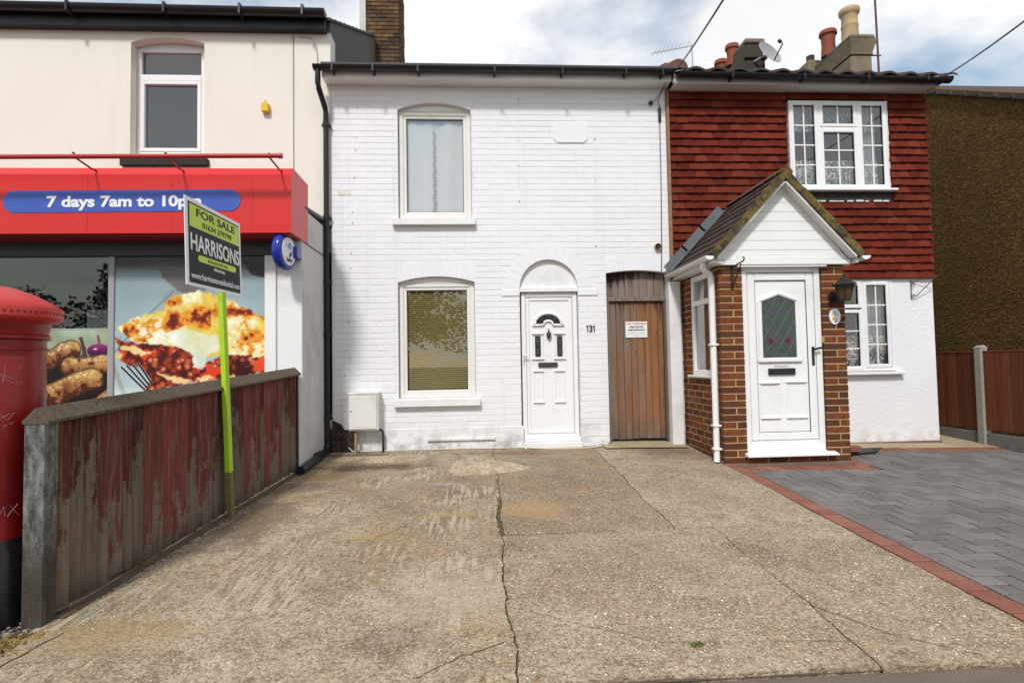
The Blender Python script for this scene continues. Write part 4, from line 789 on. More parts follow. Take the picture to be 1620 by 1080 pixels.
# porch side window (faces the gate)
q = MB(); y0, y1, z0, z1 = -.942, -.328, .935, 2.205; xw = PX0+.01
def frame4y(mb, x0, x1, y0, y1, z0, z1, w_):
    mb.box(x0, x1, y0, y0+w_, z0, z1, .006); mb.box(x0, x1, y1-w_, y1, z0, z1, .006); mb.box(x0, x1, y0+w_, y1-w_, z0, z0+w_, .006); mb.box(x0, x1, y0+w_, y1-w_, z1-w_, z1, .006); return mb
pw = frame4y(q, xw, xw+.07, y0, y1, z0, z1, .065).build('window', 'upvc', P); MB().box(xw-.004, xw+.06, y0+.066, y1-.066, 1.82, 1.885, .006).build('transom', 'upvc', pw); MB().box(xw+.03, xw+.034, y0+.06, y1-.06, z0+.06, z1-.06).build('pane', 'glass', pw)
MB().box(PX0-.045, PX0+.06, -1.0, -.27, .905, .934, .006).build('sill', 'upvc', pw)
MB().box(PX0+.25, 4.0, -.06, -.02, -.1, 2.2).build('inner_wall', 'room', P); MB().box(PX0+.02, 4.27, -1.2, -.02, 2.205, 2.222).build('ceiling', 'room', P)
# white post between gate and porch
MB().box(2.585, 2.745, -.10, .0, -.06, 2.20, .012).build('post', 'white_paint', P)
# porch door
dy = PY+.03; Dx0, Dx1 = 3.058, 4.012
pd = frame4(MB(), Dx0, Dx1, dy, dy+.07, .055, 2.205, .070, .008).build('door', 'upvc', P); MB().box(Dx0+.07, Dx1-.07, dy+.012, dy+.06, .07, .175, .006).build('bottom_rail', 'upvc', pd)
MB().prismx([(PY-.09, .012), (PY-.09, .030), (PY+.06, .062), (PY+.06, .012)], 3.022, 4.090).build('sill', 'upvc', pd)
MB().box(Dx0+.075, Dx1-.075, dy+.025, dy+.055, .178, 2.13).build('leaf', 'upvc', pd); frame4(MB(), Dx0+.078, Dx1-.078, dy+.004, dy+.03, .18, 2.128, .088, .010).build('stile', 'upvc', pd)
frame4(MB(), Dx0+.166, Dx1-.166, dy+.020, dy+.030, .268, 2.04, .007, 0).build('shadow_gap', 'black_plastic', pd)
def ax(px, py): p_ = at(px, py, dy); return p_.x, p_.z
gx0, gz0 = ax(1208.5, 566); gx1, gz1 = ax(1262, 566); _, gsh = ax(1206, 477); _, gap = ax(1233, 467)
lg = [(gx0, gz0), (gx1, gz0), (gx1, gsh), ((gx0+gx1)/2, gap+.01), (gx0, gsh)]; MB().prism(lg, dy+.016, dy+.024).build('leaded_light', 'dark_glass', pd)
q = MB(); w_ = .03
for a, b in ((lg[2], lg[3]), (lg[3], lg[4])): q.tube([(a[0]+(.02 if a is lg[2] else 0), dy+.015, a[1]+.012), (b[0]-(.02 if b is lg[4] else 0), dy+.015, b[1]+.012)], .022, 6)
q.box(gx0-.045, gx0, dy+.004, dy+.03, gz0, gsh+.01, .006); q.box(gx1, gx1+.045, dy+.004, dy+.03, gz0, gsh+.01, .006); q.box(gx0-.06, gx1+.06, dy-.005, dy+.03, gz0-.055, gz0, .010); q.build('light_surround', 'upvc', pd)
q = MB(); gw = gx1-gx0; gh = gsh-gz0
def inl(x, z): return gx0 < x < gx1 and gz0 < z < gsh+(gap-gsh)*(1-abs((x-(gx0+gx1)/2)/(gw/2)))
for sgn in (-1, 1):
    for k in range(-7, 10):
        run = []
        for i in range(60):
            z = gz0+(gap-gz0)*i/59; x = gx0+k*gw/3.2+sgn*(z-gz0)*.62
            if inl(x, z): run.append((x, dy+.015, z))
        if len(run) > 3: q.tube([run[0], run[-1]], .0022, 4)
q.build('lead_strip', 'lead', pd); q = MB(); q2 = MB()
def leafm(mb, x, z, a, ln): c, s = math.cos(a), math.sin(a); mb.add([(x+c*u*ln-s*v*ln, dy+.0125, z+s*u*ln+c*v*ln) for u, v in ((0, 0), (.5, .28), (1, 0), (.5, -.28))], [(0, 1, 2, 3)])
for sx in (-1, 1):
    mx_ = (gx0+gx1)/2+sx*gw*.24
    for (dx, dz, a) in ((-.03, .80, 2.5), (.03, .80, .6), (0, .72, -1.2), (-.05, .70, 3.6), (.05, .70, -.4), (0, .86, 1.5), (-.02, .62, 4.2), (-.05, .13, 2.8), (.05, .13, .4), (0, .15, 1.2), (.02, .09, -.6)): leafm(q, mx_+dx*sx, gz0+gh*dz, a if sx > 0 else math.pi-a, .055)
    for k in range(7): a = k*.9; leafm(q2, mx_-.0*sx, gz0+gh*.30, a, .038)
q.build('leaf_motif', 'leaf_glass', pd); q2.build('rose_motif', 'rose_glass', pd)
a0, b0 = ax(1217, 593); a1, b1 = ax(1259, 582); MB().box(a0, a1, dy+.000, dy+.028, b0, b1, .006).build('letter_plate', 'print_black', pd)
MB().box((a0+a1)/2-.085, (a0+a1)/2+.085, dy+.020, dy+.0262, b1+.018, b1+.036, .002).build('letter_notice', 'print_grey', pd)
for (pa, pb_) in (((1206, 663), (1234, 604)), ((1247, 662), (1277, 602))):
    xa, za = ax(*pa); xb, zb = ax(*pb_); raised(xa, xb, za, zb, .022, pd, dy+.026)
h0 = ax(1287, 575); h1 = ax(1287, 552); hd = MB().box(h0[0]-.016, h0[0]+.016, dy-.008, dy+.006, h0[1]-.02, h1[1]+.03, .005).build('handle', 'print_black', pd); MB().tube([(h1[0], dy-.005, h1[1]), (h1[0], dy-.045, h1[1]), (h1[0]+.07, dy-.05, h1[1]+.015)], .013, 8).build('lever', 'print_black', hd, smooth=True)
# gable cladding
bz, az, gy = 2.258, 3.165, PY-.03; xa, xb = 2.735, 4.325; nb = 8; xm = 3.53
def half(z): return (xb-xa)/2*(1-(z-bz-.02)/(az-bz))
z = bz+.02
while z < az-.03:
    z1 = min(z+.112, az-.01); h0_, h1_ = half(z), max(half(z1), .004); MB().prism([(xm-h0_, z), (xm+h0_, z), (xm+h1_, z1-.006), (xm-h1_, z1-.006)], gy-.006, gy+.02).build('cladding_board', 'upvc', P); MB().prism([(xm-h1_, z1-.012), (xm+h1_, z1-.012), (xm+h1_, z1+.004), (xm-h1_, z1+.004)], gy+.001, gy+.025).build('cladding_groove', 'upvc', P); z = z1
MB().box(xa-.03, xb+.02, gy-.022, gy+.03, 2.212, 2.272, .006).build('trim_board', 'upvc', P); MB().box(2.99, 4.06, gy-.012, gy+.08, 2.19, 2.2105, .004).build('head_trim', 'upvc', P)
# roof of the porch
RX, RZ, EX, EZ, RF = 3.53, 3.262, .880, .945, PY-.17
def slope(sg):
    d = Vector((sg*EX, 0, -EZ)); ln = d.length; d.normalize(); nrm = Vector((sg*EZ, 0, EX)).normalized(); return d, ln, nrm
tmb = MB().box(-.5, .5, -.5, .5, -.5, .5, .0); PT = pmesh('roof_tile', tmb, 'roof_tile')
for sg in (-1, 1):
    d, ln, nrm = slope(sg); nr = 9; ang = math.atan2(EZ, EX)
    q = MB(); c0 = Vector((RX, 0, RZ)); e0 = c0+d*(ln)
    vs_ = [Vector((c0.x, RF+.03, c0.z)), Vector((e0.x, RF+.03, e0.z)), Vector((e0.x, -.002, e0.z)), Vector((c0.x, -.002, c0.z))]; q.add([v-nrm*.006 for v in vs_]+[v-nrm*.045 for v in vs_], [(0, 1, 2, 3), (4, 5, 6, 7), (0, 1, 5, 4), (1, 2, 6, 5), (2, 3, 7, 6), (3, 0, 4, 7)]); q.build('roof_deck', 'felt', P)
    for r_ in range(nr):
        nt_ = 8; wd = (-.005-RF-.03)/nt_
        for c_ in range(nt_):
            s0 = (r_+.62)*ln/nr; cen = Vector((RX, RF+.03+(c_+.5)*wd, RZ))+d*s0+nrm*(.020+rnd.uniform(-.003, .003))
            o = piece(PT, 'roof_tile', cen, P, (rnd.uniform(-.01, .01), sg*(ang-.10), 0), (ln/nr*1.22, wd-.004, .016))
    # mossy cement verge and white soffit under it
    segs = 9
    for k in range(segs):
        a = Vector((RX, 0, RZ))+d*(ln*k/segs-.01); b = Vector((RX, 0, RZ))+d*(ln*(k+1)/segs+.008); th = .030+rnd.uniform(-.004, .008); q = MB()
        vs_ = [p_+nrm*h+Vector((0, y, 0)) for y in (RF-.012+rnd.uniform(-.006, .006), RF+.06) for p_, h in ((a, -.050), (b, -.050), (b, th), (a, th))]; q.add(vs_, [(0, 1, 2, 3), (4, 5, 6, 7), (0, 1, 5, 4), (1, 2, 6, 5), (2, 3, 7, 6), (3, 0, 4, 7)]); q.build('verge_mortar', 'moss_mortar', P)
    a = Vector((RX, 0, RZ))+d*.02; b = Vector((RX, 0, RZ))+d*(ln-.02); q = MB(); vs_ = [p_+nrm*h+Vector((0, y, 0)) for y in (RF+.012, gy-.004) for p_, h in ((a, -.078), (b, -.078), (b, -.052), (a, -.052))]; q.add(vs_, [(0, 1, 2, 3), (4, 5, 6, 7), (0, 1, 5, 4), (1, 2, 6, 5), (2, 3, 7, 6), (3, 0, 4, 7)]); q.build('verge_soffit', 'cream_upvc', P)
    q = MB(); y0 = -.115
    for k in range(3):
        a = Vector((RX, 0, RZ))+d*(ln*(.12+.29*k)); b = Vector((RX, 0, RZ))+d*(ln*(.12+.29*(k+1))+.03); vs_ = [p_+nrm*h+Vector((0, y, 0)) for y, h in ((y0-.05, .040), (-.066, .052)) for p_ in (a, b)]; vs_ += [a+nrm*.15+Vector((0, -.066, 0)), b+nrm*.15+Vector((0, -.066, 0))]; q.add(vs_, [(0, 1, 3, 2), (2, 3, 5, 4)])
    q.build('lead_flashing', 'zinc', P)
q = MB()
for k in range(5):
    y0 = RF-.01+k*.28; n = 8; vs_ = [(RX+.085*math.cos(math.pi*i/n), y, RZ-.012+.060*math.sin(math.pi*i/n)) for y in (y0, min(y0+.275, -.01)) for i in range(n+1)]; MB().add(vs_, [(i, i+1, n+2+i, n+1+i) for i in range(n)]+[tuple(range(n+1))]).build('ridge_tile', 'moss_mortar' if k == 0 else 'ridge_tile', P, smooth=40)
pg = gutter(P, (2.610, RF-.0, 2.300), (2.610, .0, 2.300), .055, 'upvc'); MB().box(2.665, 2.69, RF+.05, 0, 2.225, 2.335, .004).build('fascia_board', 'upvc', P); MB().box(2.69, 2.79, RF+.06, 0, 2.222, 2.236).build('soffit', 'cream_upvc', P)
gutter(P, (4.450, RF-.0, 2.292), (4.450, .0, 2.292), .055, 'upvc'); MB().box(4.37, 4.395, RF+.05, 0, 2.22, 2.33, .004).build('fascia_board', 'upvc', P)
q = MB(); q.tube([(2.625, -1.18, 2.255), (2.625, -1.18, 2.20), (2.64, -1.17, 2.165), (2.715, -1.135, 2.135), (2.735, -1.13, 2.08), (2.735, -1.13, 1.4), (2.735, -1.13, .0), (2.728, -1.135, -.06)], .036, 12); pdp = q.build('downpipe', 'upvc', P, smooth=50)
for z in (1.30, .36, .09): MB().box(2.69, 2.785, -1.175, -1.085, z-.012, z+.012, .004).build('pipe_clip', 'upvc', pdp)
# ------------------------------------------------------------------ things on the porch
ln_ = root('wall_lantern', 'black wall lantern with amber panes on the brick porch pier', 'lantern', (4.15, PY, 1.86)); lx, ly = 4.150, PY-.20
MB().tube([(4.150, PY+.002, 1.835), (4.150, PY-.03, 1.835)], [.075, .06], 14).build('backplate', 'black_iron', ln_, smooth=50); MB().tube([(4.150, PY-.03, 1.835), (4.150, PY-.07, 1.79), (4.150, PY-.13, 1.76), (lx, ly, 1.77)], .013, 8).build('arm', 'black_iron', ln_, smooth=True)
def frus(z0, r0, z1, r1, n=6, rot=.3): return MB().lathe([(r0, z0), (r1, z1)], lx, ly, n)
frus(1.785, .058, 1.945, .100).build('glass_cage', 'amber', ln_); q = MB()
for k in range(6): a = 2*math.pi*k/6; q.tube([(lx+.060*math.cos(a), ly+.060*math.sin(a), 1.782), (lx+.103*math.cos(a), ly+.103*math.sin(a), 1.948)], .006, 5)
q.build('cage_rib', 'black_iron', ln_); MB().lathe([(.002, 1.762), (.062, 1.768), (.064, 1.788), (.05, 1.79)], lx, ly, 6).build('base_cup', 'black_iron', ln_); MB().lathe([(.10, 1.94), (.140, 1.945), (.135, 1.955), (.055, 2.005), (.045, 2.03), (.015, 2.045), (.010, 2.085), (.001, 2.09)], lx, ly, 6).build('roof_cap', 'black_iron', ln_); MB().tube([(lx, ly, 1.765), (lx, ly, 1.735)], [.012, .004], 8).build('finial', 'brass', ln_)
pl = root('number_plaque', 'oval white house plaque reading 133 with painted flowers', 'plaque', (4.151, PY, 1.607)); ov = [(4.151+.068*math.cos(2*math.pi*i/28), 1.607+.094*math.sin(2*math.pi*i/28)) for i in range(28)]
MB().prism(ov, PY-.014, PY+.002).build('plate', 'print_white', pl); text('numeral', '133', 'print_grey', pl, (4.151, PY-.016, 1.620), (1, 0, 0), (0, 0, 1), .07, .042, 0, 'C')
q = MB()
for dx, dz in ((-.018, -.012), (-.005, -.005), (-.022, .004), (-.008, -.022)): q.prism([(4.146+dx+.012*math.cos(k), 1.585+dz+.012*math.sin(k)) for k in (0, 1.25, 2.5, 3.75, 5)], PY-.0155, PY-.013)
q.build('flower_motif', 'yellow', pl); q = MB()
for dx, dz in ((.012, -.04), (.020, -.025), (.0, -.045)): q.prism([(4.146+dx+.010*math.cos(k), 1.585+dz+.010*math.sin(k)) for k in (0, 1.6, 3.1, 4.7)], PY-.0155, PY-.013)
q.build('leaf_motif', 'leaf_glass', pl)
tag(MB().box(3.998, 4.020, PY-.008, PY+.03, 1.302, 1.378, .006).build('door_bell', 'brass', None), 'small brass door bell push beside the porch door frame', 'door bell')
def bracket(name, label, x, y, z0, z1, reach, dirx=0):
    b = root(name, label, 'bracket', (x, y, (z0+z1)/2)); MB().box(x-.012, x+.012, y-.012, y+.004, z0, z1, .003).build('wall_bar', 'black_iron', b); e = Vector((x+dirx, y-reach, z1+.01)); q = MB(); q.tube([(x, y-.008, z1-.02), (x+dirx*.5, y-reach*.5, z1+.0), e, e+Vector((0, -.02, .03)), e+Vector((0, .012, .045))], .008, 6); q.build('arm', 'black_iron', b, smooth=True); MB().tube([(x, y-.008, z0+.02), (x+dirx*.8, y-reach*.8, z1-.01)], .008, 6).build('brace', 'black_iron', b); return b
bracket('hanging_bracket', 'black iron hanging basket bracket on the brick pier by the porch downpipe', 2.935, PY, 1.935, 2.205, .30)
b2 = root('hanging_bracket', 'thin scrolled wire basket bracket on the white rendered wall', 'bracket', (6.12, 0, 2.1)); q = MB(); q.tube([(6.10, -.01, 2.20), (6.10, -.01, 1.93)], .006, 5); q.build('wall_bar', 'rust', b2); MB().tube([(6.10, -.01, 2.17), (6.20, -.06, 2.20), (6.36, -.16, 2.25)], .005, 5).build('arm', 'rust', b2); MB().tube([(6.10, -.01, 1.97), (6.15, -.04, 1.97), (6.36, -.16, 2.24)], .006, 5).build('brace', 'rust', b2)
q = MB()
for zc in (2.13, 1.97): q.tube([(6.125+.03*math.cos(t*.5), -.02, zc+.03*math.sin(t*.5)) for t in range(11)], .005, 5)
q.build('scroll', 'rust', b2)
db = root('broken_gutter', 'broken black plastic gutter length lying on the paving by the porch', 'debris', (4.6, -.75, -.09)); zg = gz(4.6, -.8)
MB().add([(4.33, -.92, zg+.006), (4.95, -.72, zg+.01), (5.10, -.64, zg+.055), (4.98, -.62, zg+.05), (4.36, -.78, zg+.03), (4.33, -.92, zg+.022), (4.95, -.72, zg+.03), (5.11, -.645, zg+.065), (4.97, -.62, zg+.062), (4.36, -.78, zg+.07)], [(0, 1, 6, 5), (1, 2, 7, 6), (2, 3, 8, 7), (3, 4, 9, 8), (4, 0, 5, 9), (0, 1, 2, 3, 4), (5, 6, 7, 8, 9)]).build('trough', 'black_plastic', db); MB().box(4.36, 4.46, -.80, -.70, zg+.02, zg+.11, .01).build('end_piece', 'black_plastic', db)
tag(MB().box(4.47, 4.70, -.83, -.73, zg+.045, zg+.115, .006).build('loose_brick', 'paver_red', None), 'loose red brick lying beside the broken black gutter piece', 'brick'); q = MB().box(4.34, 4.50, -.36, -.24, gz(4.4, -.3)+.0, gz(4.4, -.3)+.085, .03); tag(q.build('loose_brick', 'brick', None), 'weathered orange brick tucked between the porch and the rendered wall', 'brick')
# ------------------------------------------------------------------ convenience shop
S_ = root('shop_building', 'cream rendered shop building with projecting white ground floor', 'shop', (-4.0, -.3, 0))
SX, SY, FY = -2.04, -.967, -1.345
W5 = (-4.56, -3.615, 3.93, 5.475); wl = MB()
for a, b, c, d in cells(-9, -1.957, 3.02, 5.64, [W5, (W5[0], W5[1], W5[3], W5[3]+.085)]): wl.box(a, b, -.003, .24, c, d)
p, _ = arc(W5[0], W5[1], W5[3], .070); wl.prism([(W5[1], W5[3]+.085), (W5[0], W5[3]+.085)]+p, -.003, .24); wl.build('wall', 'cream', S_)
p, _ = arc(W5[0], W5[1], W5[3]-.0, .066); MB().prism([(W5[0], W5[3]-.05)]+p+[(W5[1], W5[3]-.05)], .145, .17).build('arch_panel', 'upvc', S_)
sw = frame4(MB(), W5[0]+.003, W5[1]-.05, .13, .20, W5[2]+.07, W5[3]-.005, .055).build('window', 'upvc', S_); x0, x1, z0, z1 = W5[0]+.055, W5[1]-.10, W5[2]+.12, W5[3]-.06
MB().box(x0, x1, .122, .19, 5.02, 5.105, .006).build('transom', 'upvc', sw); frame4(MB(), x0, x1, .118, .18, z0, 5.02, .050).build('sash', 'upvc', sw); MB().box(x0, x1, .16, .164, 5.10, z1+.01).build('pane', 'glass', sw); MB().box(x0+.04, x1-.04, .16, .164, z0+.04, 4.98).build('pane', 'glass', sw); MB().box(W5[1]-.05, W5[1], .10, .2, W5[2]+.05, W5[3]-.02).build('side_infill', 'upvc', sw)
room(S_, W5[0]+.02, W5[1]-.02, W5[2]+.09, W5[3]-.02, .21, 1.5, 'shop_room'); MB().box(-4.66, -3.545, -.06, .13, 3.80, 3.895, .006).build('sill', 'felt', S_)
# roof edge
MB().box(-9, -2.0, -.12, -.0035, 5.62, 5.80, .004).build('fascia_board', 'black_plastic', S_); g5 = gutter(S_, (-9, -.20, 5.845), (-1.97, -.20, 5.815), .075, 'black_plastic', 10, 1.1)
for x in (-5.2, -4.0, -3.05, -2.25): MB().box(x-.016, x+.016, -.285, -.121, 5.72, 5.86, .004).build('bracket', 'black_plastic', g5)
q = MB(); q.prismx([(.0, 4.9), (.0, 5.80), (2.95, 7.37), (4.0, 7.9), (4.0, 5.0)], -2.06, -1.958); q.build('gable_wall', 'grey_render', S_)
for k in range(12):
    y0 = -.12+k*.275; zt = 5.80+y0*.532; MB().add([(-2.3, y0, zt+.01), (-1.93, y0, zt+.01), (-1.93, y0+.31, zt+.165), (-2.3, y0+.31, zt+.165), (-2.3, y0, zt+.05), (-1.93, y0, zt+.05), (-1.93, y0+.31, zt+.19), (-2.3, y0+.31, zt+.19)], [(0, 1, 2, 3), (4, 5, 6, 7), (0, 1, 5, 4), (1, 2, 6, 5), (2, 3, 7, 6), (3, 0, 4, 7)]).build('verge_tile', 'slate', S_)
MB().add([(-9, -.2, 5.84), (-2.29, -.2, 5.84), (-2.29, 4.2, 8.0), (-9, 4.2, 8.0), (-9, 9, 5.8), (-2.29, 9, 5.8)], [(0, 1, 2, 3), (3, 2, 5, 4)]).build('roof', 'slate', S_); MB().box(-9, -2.06, 8.8, 9, -.4, 5.8).build('rear_wall', 'cream', S_); MB().box(-9.2, -9, -.9, 9, -.4, 5.8).build('side_wall', 'cream', S_)
MB().box(-2.45, -2.44, -.006, 0, 3.05, 5.6).build('joint_strip', 'cable', S_)
# ground floor projection
MB().box(SX-.24, SX, SY+.001, .0, -.3, 2.98).build('return_wall', 'greywhite', S_); MB().add([(SX-.26, FY+.5, 3.0), (SX+.012, FY+.5, 3.0), (SX+.012, -.004, 3.06), (SX-.26, -.004, 3.06), (SX-.26, FY+.5, 3.03), (SX+.012, FY+.5, 3.03), (SX+.012, -.004, 3.10), (SX-.26, -.004, 3.10)], [(0, 1, 2, 3), (4, 5, 6, 7), (0, 1, 5, 4), (1, 2, 6, 5), (2, 3, 7, 6), (3, 0, 4, 7)]).build('flat_roof_edge', 'zinc', S_)
MB().box(SX-.001, SX+.006, SY+.01, -.01, 2.58, 2.594).build('joint_strip', 'cable', S_)
MB().box(-9, SX-.24, FY+.02, 0, 2.98, 3.04).build('flat_roof', 'felt', S_)
MB().box(-2.325, SX-.0005, SY-.004, SY+.20, -.3, 2.96, .006).build('pier', 'white_paint', S_)
MB().box(-2.455, -2.328, SY-.03, SY+.06, .3, 2.418, .006).build('window_frame', 'upvc', S_); MB().box(-4.195, -4.128, SY-.01, SY+.06, .45, 2.60, .006).build('window_frame', 'grey_metal', S_); MB().box(-9, -2.327, SY-.034, SY+.06, 2.42, 2.90, .004).build('window_head', simple('shopfront_head', (.06, .06, .062), .5, .1), S_)
MB().box(-9, -2.325, SY-.02, SY+.10, -.3, .45, .006).build('stall_riser', 'greywhite', S_)
for a, b in ((-9, -4.194), (-4.129, -2.454)): MB().box(a, b, SY+.012, SY+.018, .45, 2.43).build('pane', 'shop_glass', S_)
q = MB(); q.add([(-8.9, SY+.05, .4), (-2.3, SY+.05, .4), (-2.3, SY+.05, 2.9), (-8.9, SY+.05, 2.9), (-8.9, 4, .4), (-2.3, 4, .4), (-2.3, 4, 2.9), (-8.9, 4, 2.9)], [(4, 5, 6, 7), (0, 1, 5, 4), (3, 2, 6, 7), (0, 3, 7, 4), (1, 2, 6, 5)]); q.build('shop_interior', 'shop_room', S_)
MB().box(-4.95, -4.55, -.2, .3, .45, 1.9, .01).build('shelf_unit', 'grey_metal', S_)
# printed window vinyls
def vnoise(h, w_, cell, seed):
    r_ = np.random.RandomState(seed); gh, gw_ = int(h/cell)+3, int(w_/cell)+3; g_ = r_.rand(gh, gw_); y, x = np.mgrid[0:h, 0:w_]/cell; i, j = y.astype(int), x.astype(int); fy, fx = y-i, x-j; fy = fy*fy*(3-2*fy); fx = fx*fx*(3-2*fx)
    return g_[i, j]*(1-fy)*(1-fx)+g_[i+1, j]*fy*(1-fx)+g_[i, j+1]*(1-fy)*fx+g_[i+1, j+1]*fy*fx
def fbm(h, w_, cell, seed): return sum(vnoise(h, w_, max(2, cell/2**k), seed+k)*.5**k for k in range(4))/1.875
def inpoly(xx, yy, poly):
    ins = np.zeros(xx.shape, bool); n = len(poly)
    for i in range(n):
        x1, y1 = poly[i]; x2, y2 = poly[(i+1) % n]; c = ((y1 > yy) != (y2 > yy)) & (xx < (x2-x1)*(yy-y1)/((y2-y1) or 1e-9)+x1); ins ^= c
    return ins
def lerp(a, b, t): t = np.clip(t, 0, 1)[..., None]; return np.array(a)*(1-t)+np.array(b)*t
def poster(name, px0, py0, px1, py1, paint, x0, x1, z0, z1, parent, W=230):
    Hh = int(W*(z1-z0)/(x1-x0)); yy, xx = np.mgrid[0:Hh, 0:W].astype(float); U = px0+(px1-px0)*xx/(W-1); V = py0+(py1-py0)*yy/(Hh-1); img = np.clip(paint(U, V, Hh, W), 0, 1)
    vs_ = [(x0+(x1-x0)*i/(W-1), SY+.0085, z1+(z0-z1)*j/(Hh-1)) for j in range(Hh) for i in range(W)]; fs = [(j*W+i, (j+1)*W+i, (j+1)*W+i+1, j*W+i+1) for j in range(Hh-1) for i in range(W-1)]
    o = MB().add(vs_, fs).build(name, 'vcol', parent); at_ = o.data.color_attributes.new('Col', 'FLOAT_COLOR', 'POINT'); lin = np.where(img <= .04045, img/12.92, ((img+.055)/1.055)**2.4); at_.data.foreach_set('color', np.concatenate([lin.reshape(-1, 3), np.ones((Hh*W, 1))], 1).astype(np.float32).ravel()); return o
def sst(a, b, x): t = np.clip((x-a)/(b-a), 0, 1); return t*t*(3-2*t)
def worley(h, w_, n, seed):
    r_ = np.random.RandomState(seed); p = r_.rand(n, 2)*[h, w_]; y, x = np.mgrid[0:h, 0:w_].astype(np.float32); d1 = np.full((h, w_), 1e9, np.float32); idx = np.zeros((h, w_), np.int32)
    for k in range(n):
        d = (y-p[k, 0])**2+(x-p[k, 1])**2; m_ = d < d1; d1[m_] = d[m_]; idx[m_] = k
    return np.sqrt(d1)/math.sqrt(h*w_/n), r_.rand(n)[idx]
def soft(m_, k=2):                         # feather a mask
    m_ = m_.astype(float)
    for _ in range(k): m_ = (m_+np.roll(m_, 1, 0)+np.roll(m_, -1, 0)+np.roll(m_, 1, 1)+np.roll(m_, -1, 1))/5
    return m_
def over(im, c, m_): m_ = np.clip(m_, 0, 1)[..., None]; return im*(1-m_)+np.array(c)*m_
def paint_lasagne(U, V, h, w_):          # coordinates of the printed picture, 0..1080
    k = w_/230; n1, n2, n3, n4, n5 = fbm(h, w_, 60*k, 1), fbm(h, w_, 22*k, 5), fbm(h, w_, 9*k, 9), fbm(h, w_, 30*k, 23), fbm(h, w_, 5*k, 51); jx = U+(n2-.5)*60; jy = V+(n3-.5)*40+(n1-.5)*30
    jx = jx+(n5-.5)*38; jy = jy+(n5-.5)*26; P_ = lambda *po: soft(inpoly(jx, jy, po), 7)
    im = lerp((.50, .57, .60), (.74, .81, .82), .45+.8*(n1-.5)+(V-350)/1300); im = over(im, lerp((.16, .15, .14), (.36, .35, .34), n1), sst(150, 60, V))
    im = over(im, lerp((.34, .29, .28), (.50, .48, .49), n2), .8*P_((280, 90), (640, 90), (640, 240), (470, 285), (330, 200))); im = over(im, (.15, .14, .14), .9*P_((850, 60), (1030, 60), (1030, 190), (900, 150)))
    im = over(im, (.46, .46, .44), .7*np.exp(-((V-(640-.95*U+.0005*(U-350)**2))/10)**2)*(U < 400)); im = over(im, (.60, .58, .53), .8*np.exp(-(((U-45)-(V-900)*.35)/16)**2)*(V > 600)*(V < 990)); im = over(im, (.92, .95, .94), sst(900, 1060, V)*.8*(U < 420))
    top = P_((15, 515), (130, 445), (310, 395), (430, 280), (560, 262), (700, 300), (850, 375), (1040, 480), (1040, 740), (900, 750), (760, 710), (600, 740), (480, 670), (300, 660), (120, 595))
    c = lerp((.88, .76, .32), (.94, .91, .72), sst(.34, .62, n4)); c = lerp(c, np.broadcast_to((.96, .95, .86), c.shape), sst(.52, .70, n1)*.8)
    hot = np.exp(-((V-(500-(U-300)*.08))/75)**2)*((U > 60) & (U < 640))+.8*np.exp(-(((U-800)/190)**2+((V-420)/60)**2))+.7*np.exp(-(((U-940)/120)**2+((V-590)/70)**2))+.6*np.exp(-(((U-470)/80)**2+((V-340)/50)**2)); br = .50*n2+.28*n3+.22*n5+.22*hot
    c = over(c, lerp((.90, .62, .12), (.86, .50, .08), n3), sst(.585, .65, br)*.85); c = over(c, lerp((.66, .26, .06), (.78, .40, .10), n5), sst(.675, .74, br)); c = over(c, (.42, .11, .05), sst(.73, .80, br)); c = c*(.90+.22*n5)[..., None]; im = over(im, c, top)
    f1, id1 = worley(h, w_, 520, 3); side = P_((25, 595), (180, 625), (300, 650), (480, 670), (560, 800), (660, 760), (760, 715), (1040, 740), (1040, 850), (900, 860), (760, 880), (660, 900), (430, 925), (330, 955), (205, 970), (250, 880), (170, 790), (40, 745))
    m_ = lerp((.62, .22, .12), (.30, .05, .04), sst(.15, .75, f1)); m_ = over(m_, lerp((.80, .30, .14), (.70, .50, .38), n5), (id1 > .62)*sst(.6, .1, f1)); m_ = over(m_, (.95, .82, .74), .55*(id1 > .82)*sst(.24, .06, f1)); m_ = over(m_, (.20, .03, .03), sst(.46, .36, n2)*.8); m_ = over(m_, (.86, .26, .10), sst(.60, .68, n4)*(id1 < .4)); im = over(im, m_, side)
    cr = lerp((.86, .66, .34), (.97, .90, .74), n2)
    for po in (((30, 632), (150, 650), (280, 690), (190, 712), (50, 668)), ((4, 702), (60, 688), (50, 742), (4, 735)), ((265, 818), (380, 850), (525, 905), (440, 918), (330, 862)), ((540, 885), (640, 850), (665, 882), (600, 908)), ((700, 850), (860, 880), (1000, 860), (900, 892), (760, 888))): im = over(im, cr, P_(*po))
    im = over(im, lerp((.82, .86, .76), (.97, .97, .91), n2*1.5-.25), (.62+.5*n2)*P_((330, 560), (430, 525), (560, 555), (680, 590), (700, 680), (610, 720), (585, 815), (535, 805), (510, 700), (440, 655), (370, 640))); im = over(im, lerp((.82, .20, .10), (.93, .45, .26), n2), P_((915, 750), (1040, 722), (1040, 810), (960, 850), (910, 830)))
    for k_ in range(4):
        x0_, y0_, x1_, y1_ = 52+k_*36, 790-k_*10, 205+k_*16, 950-k_*14; t = ((U-x0_)*(x1_-x0_)+(V-y0_)*(y1_-y0_))/((x1_-x0_)**2+(y1_-y0_)**2); d = np.hypot(U-(x0_+t*(x1_-x0_)), V-(y0_+t*(y1_-y0_))); on_ = sst(-.02, .02, t)*sst(1.05, .98, t); im = over(im, (.80, .82, .84), on_*sst(11, 8, d)*.7); im = over(im, (.10, .09, .09), on_*sst(8, 4, d))
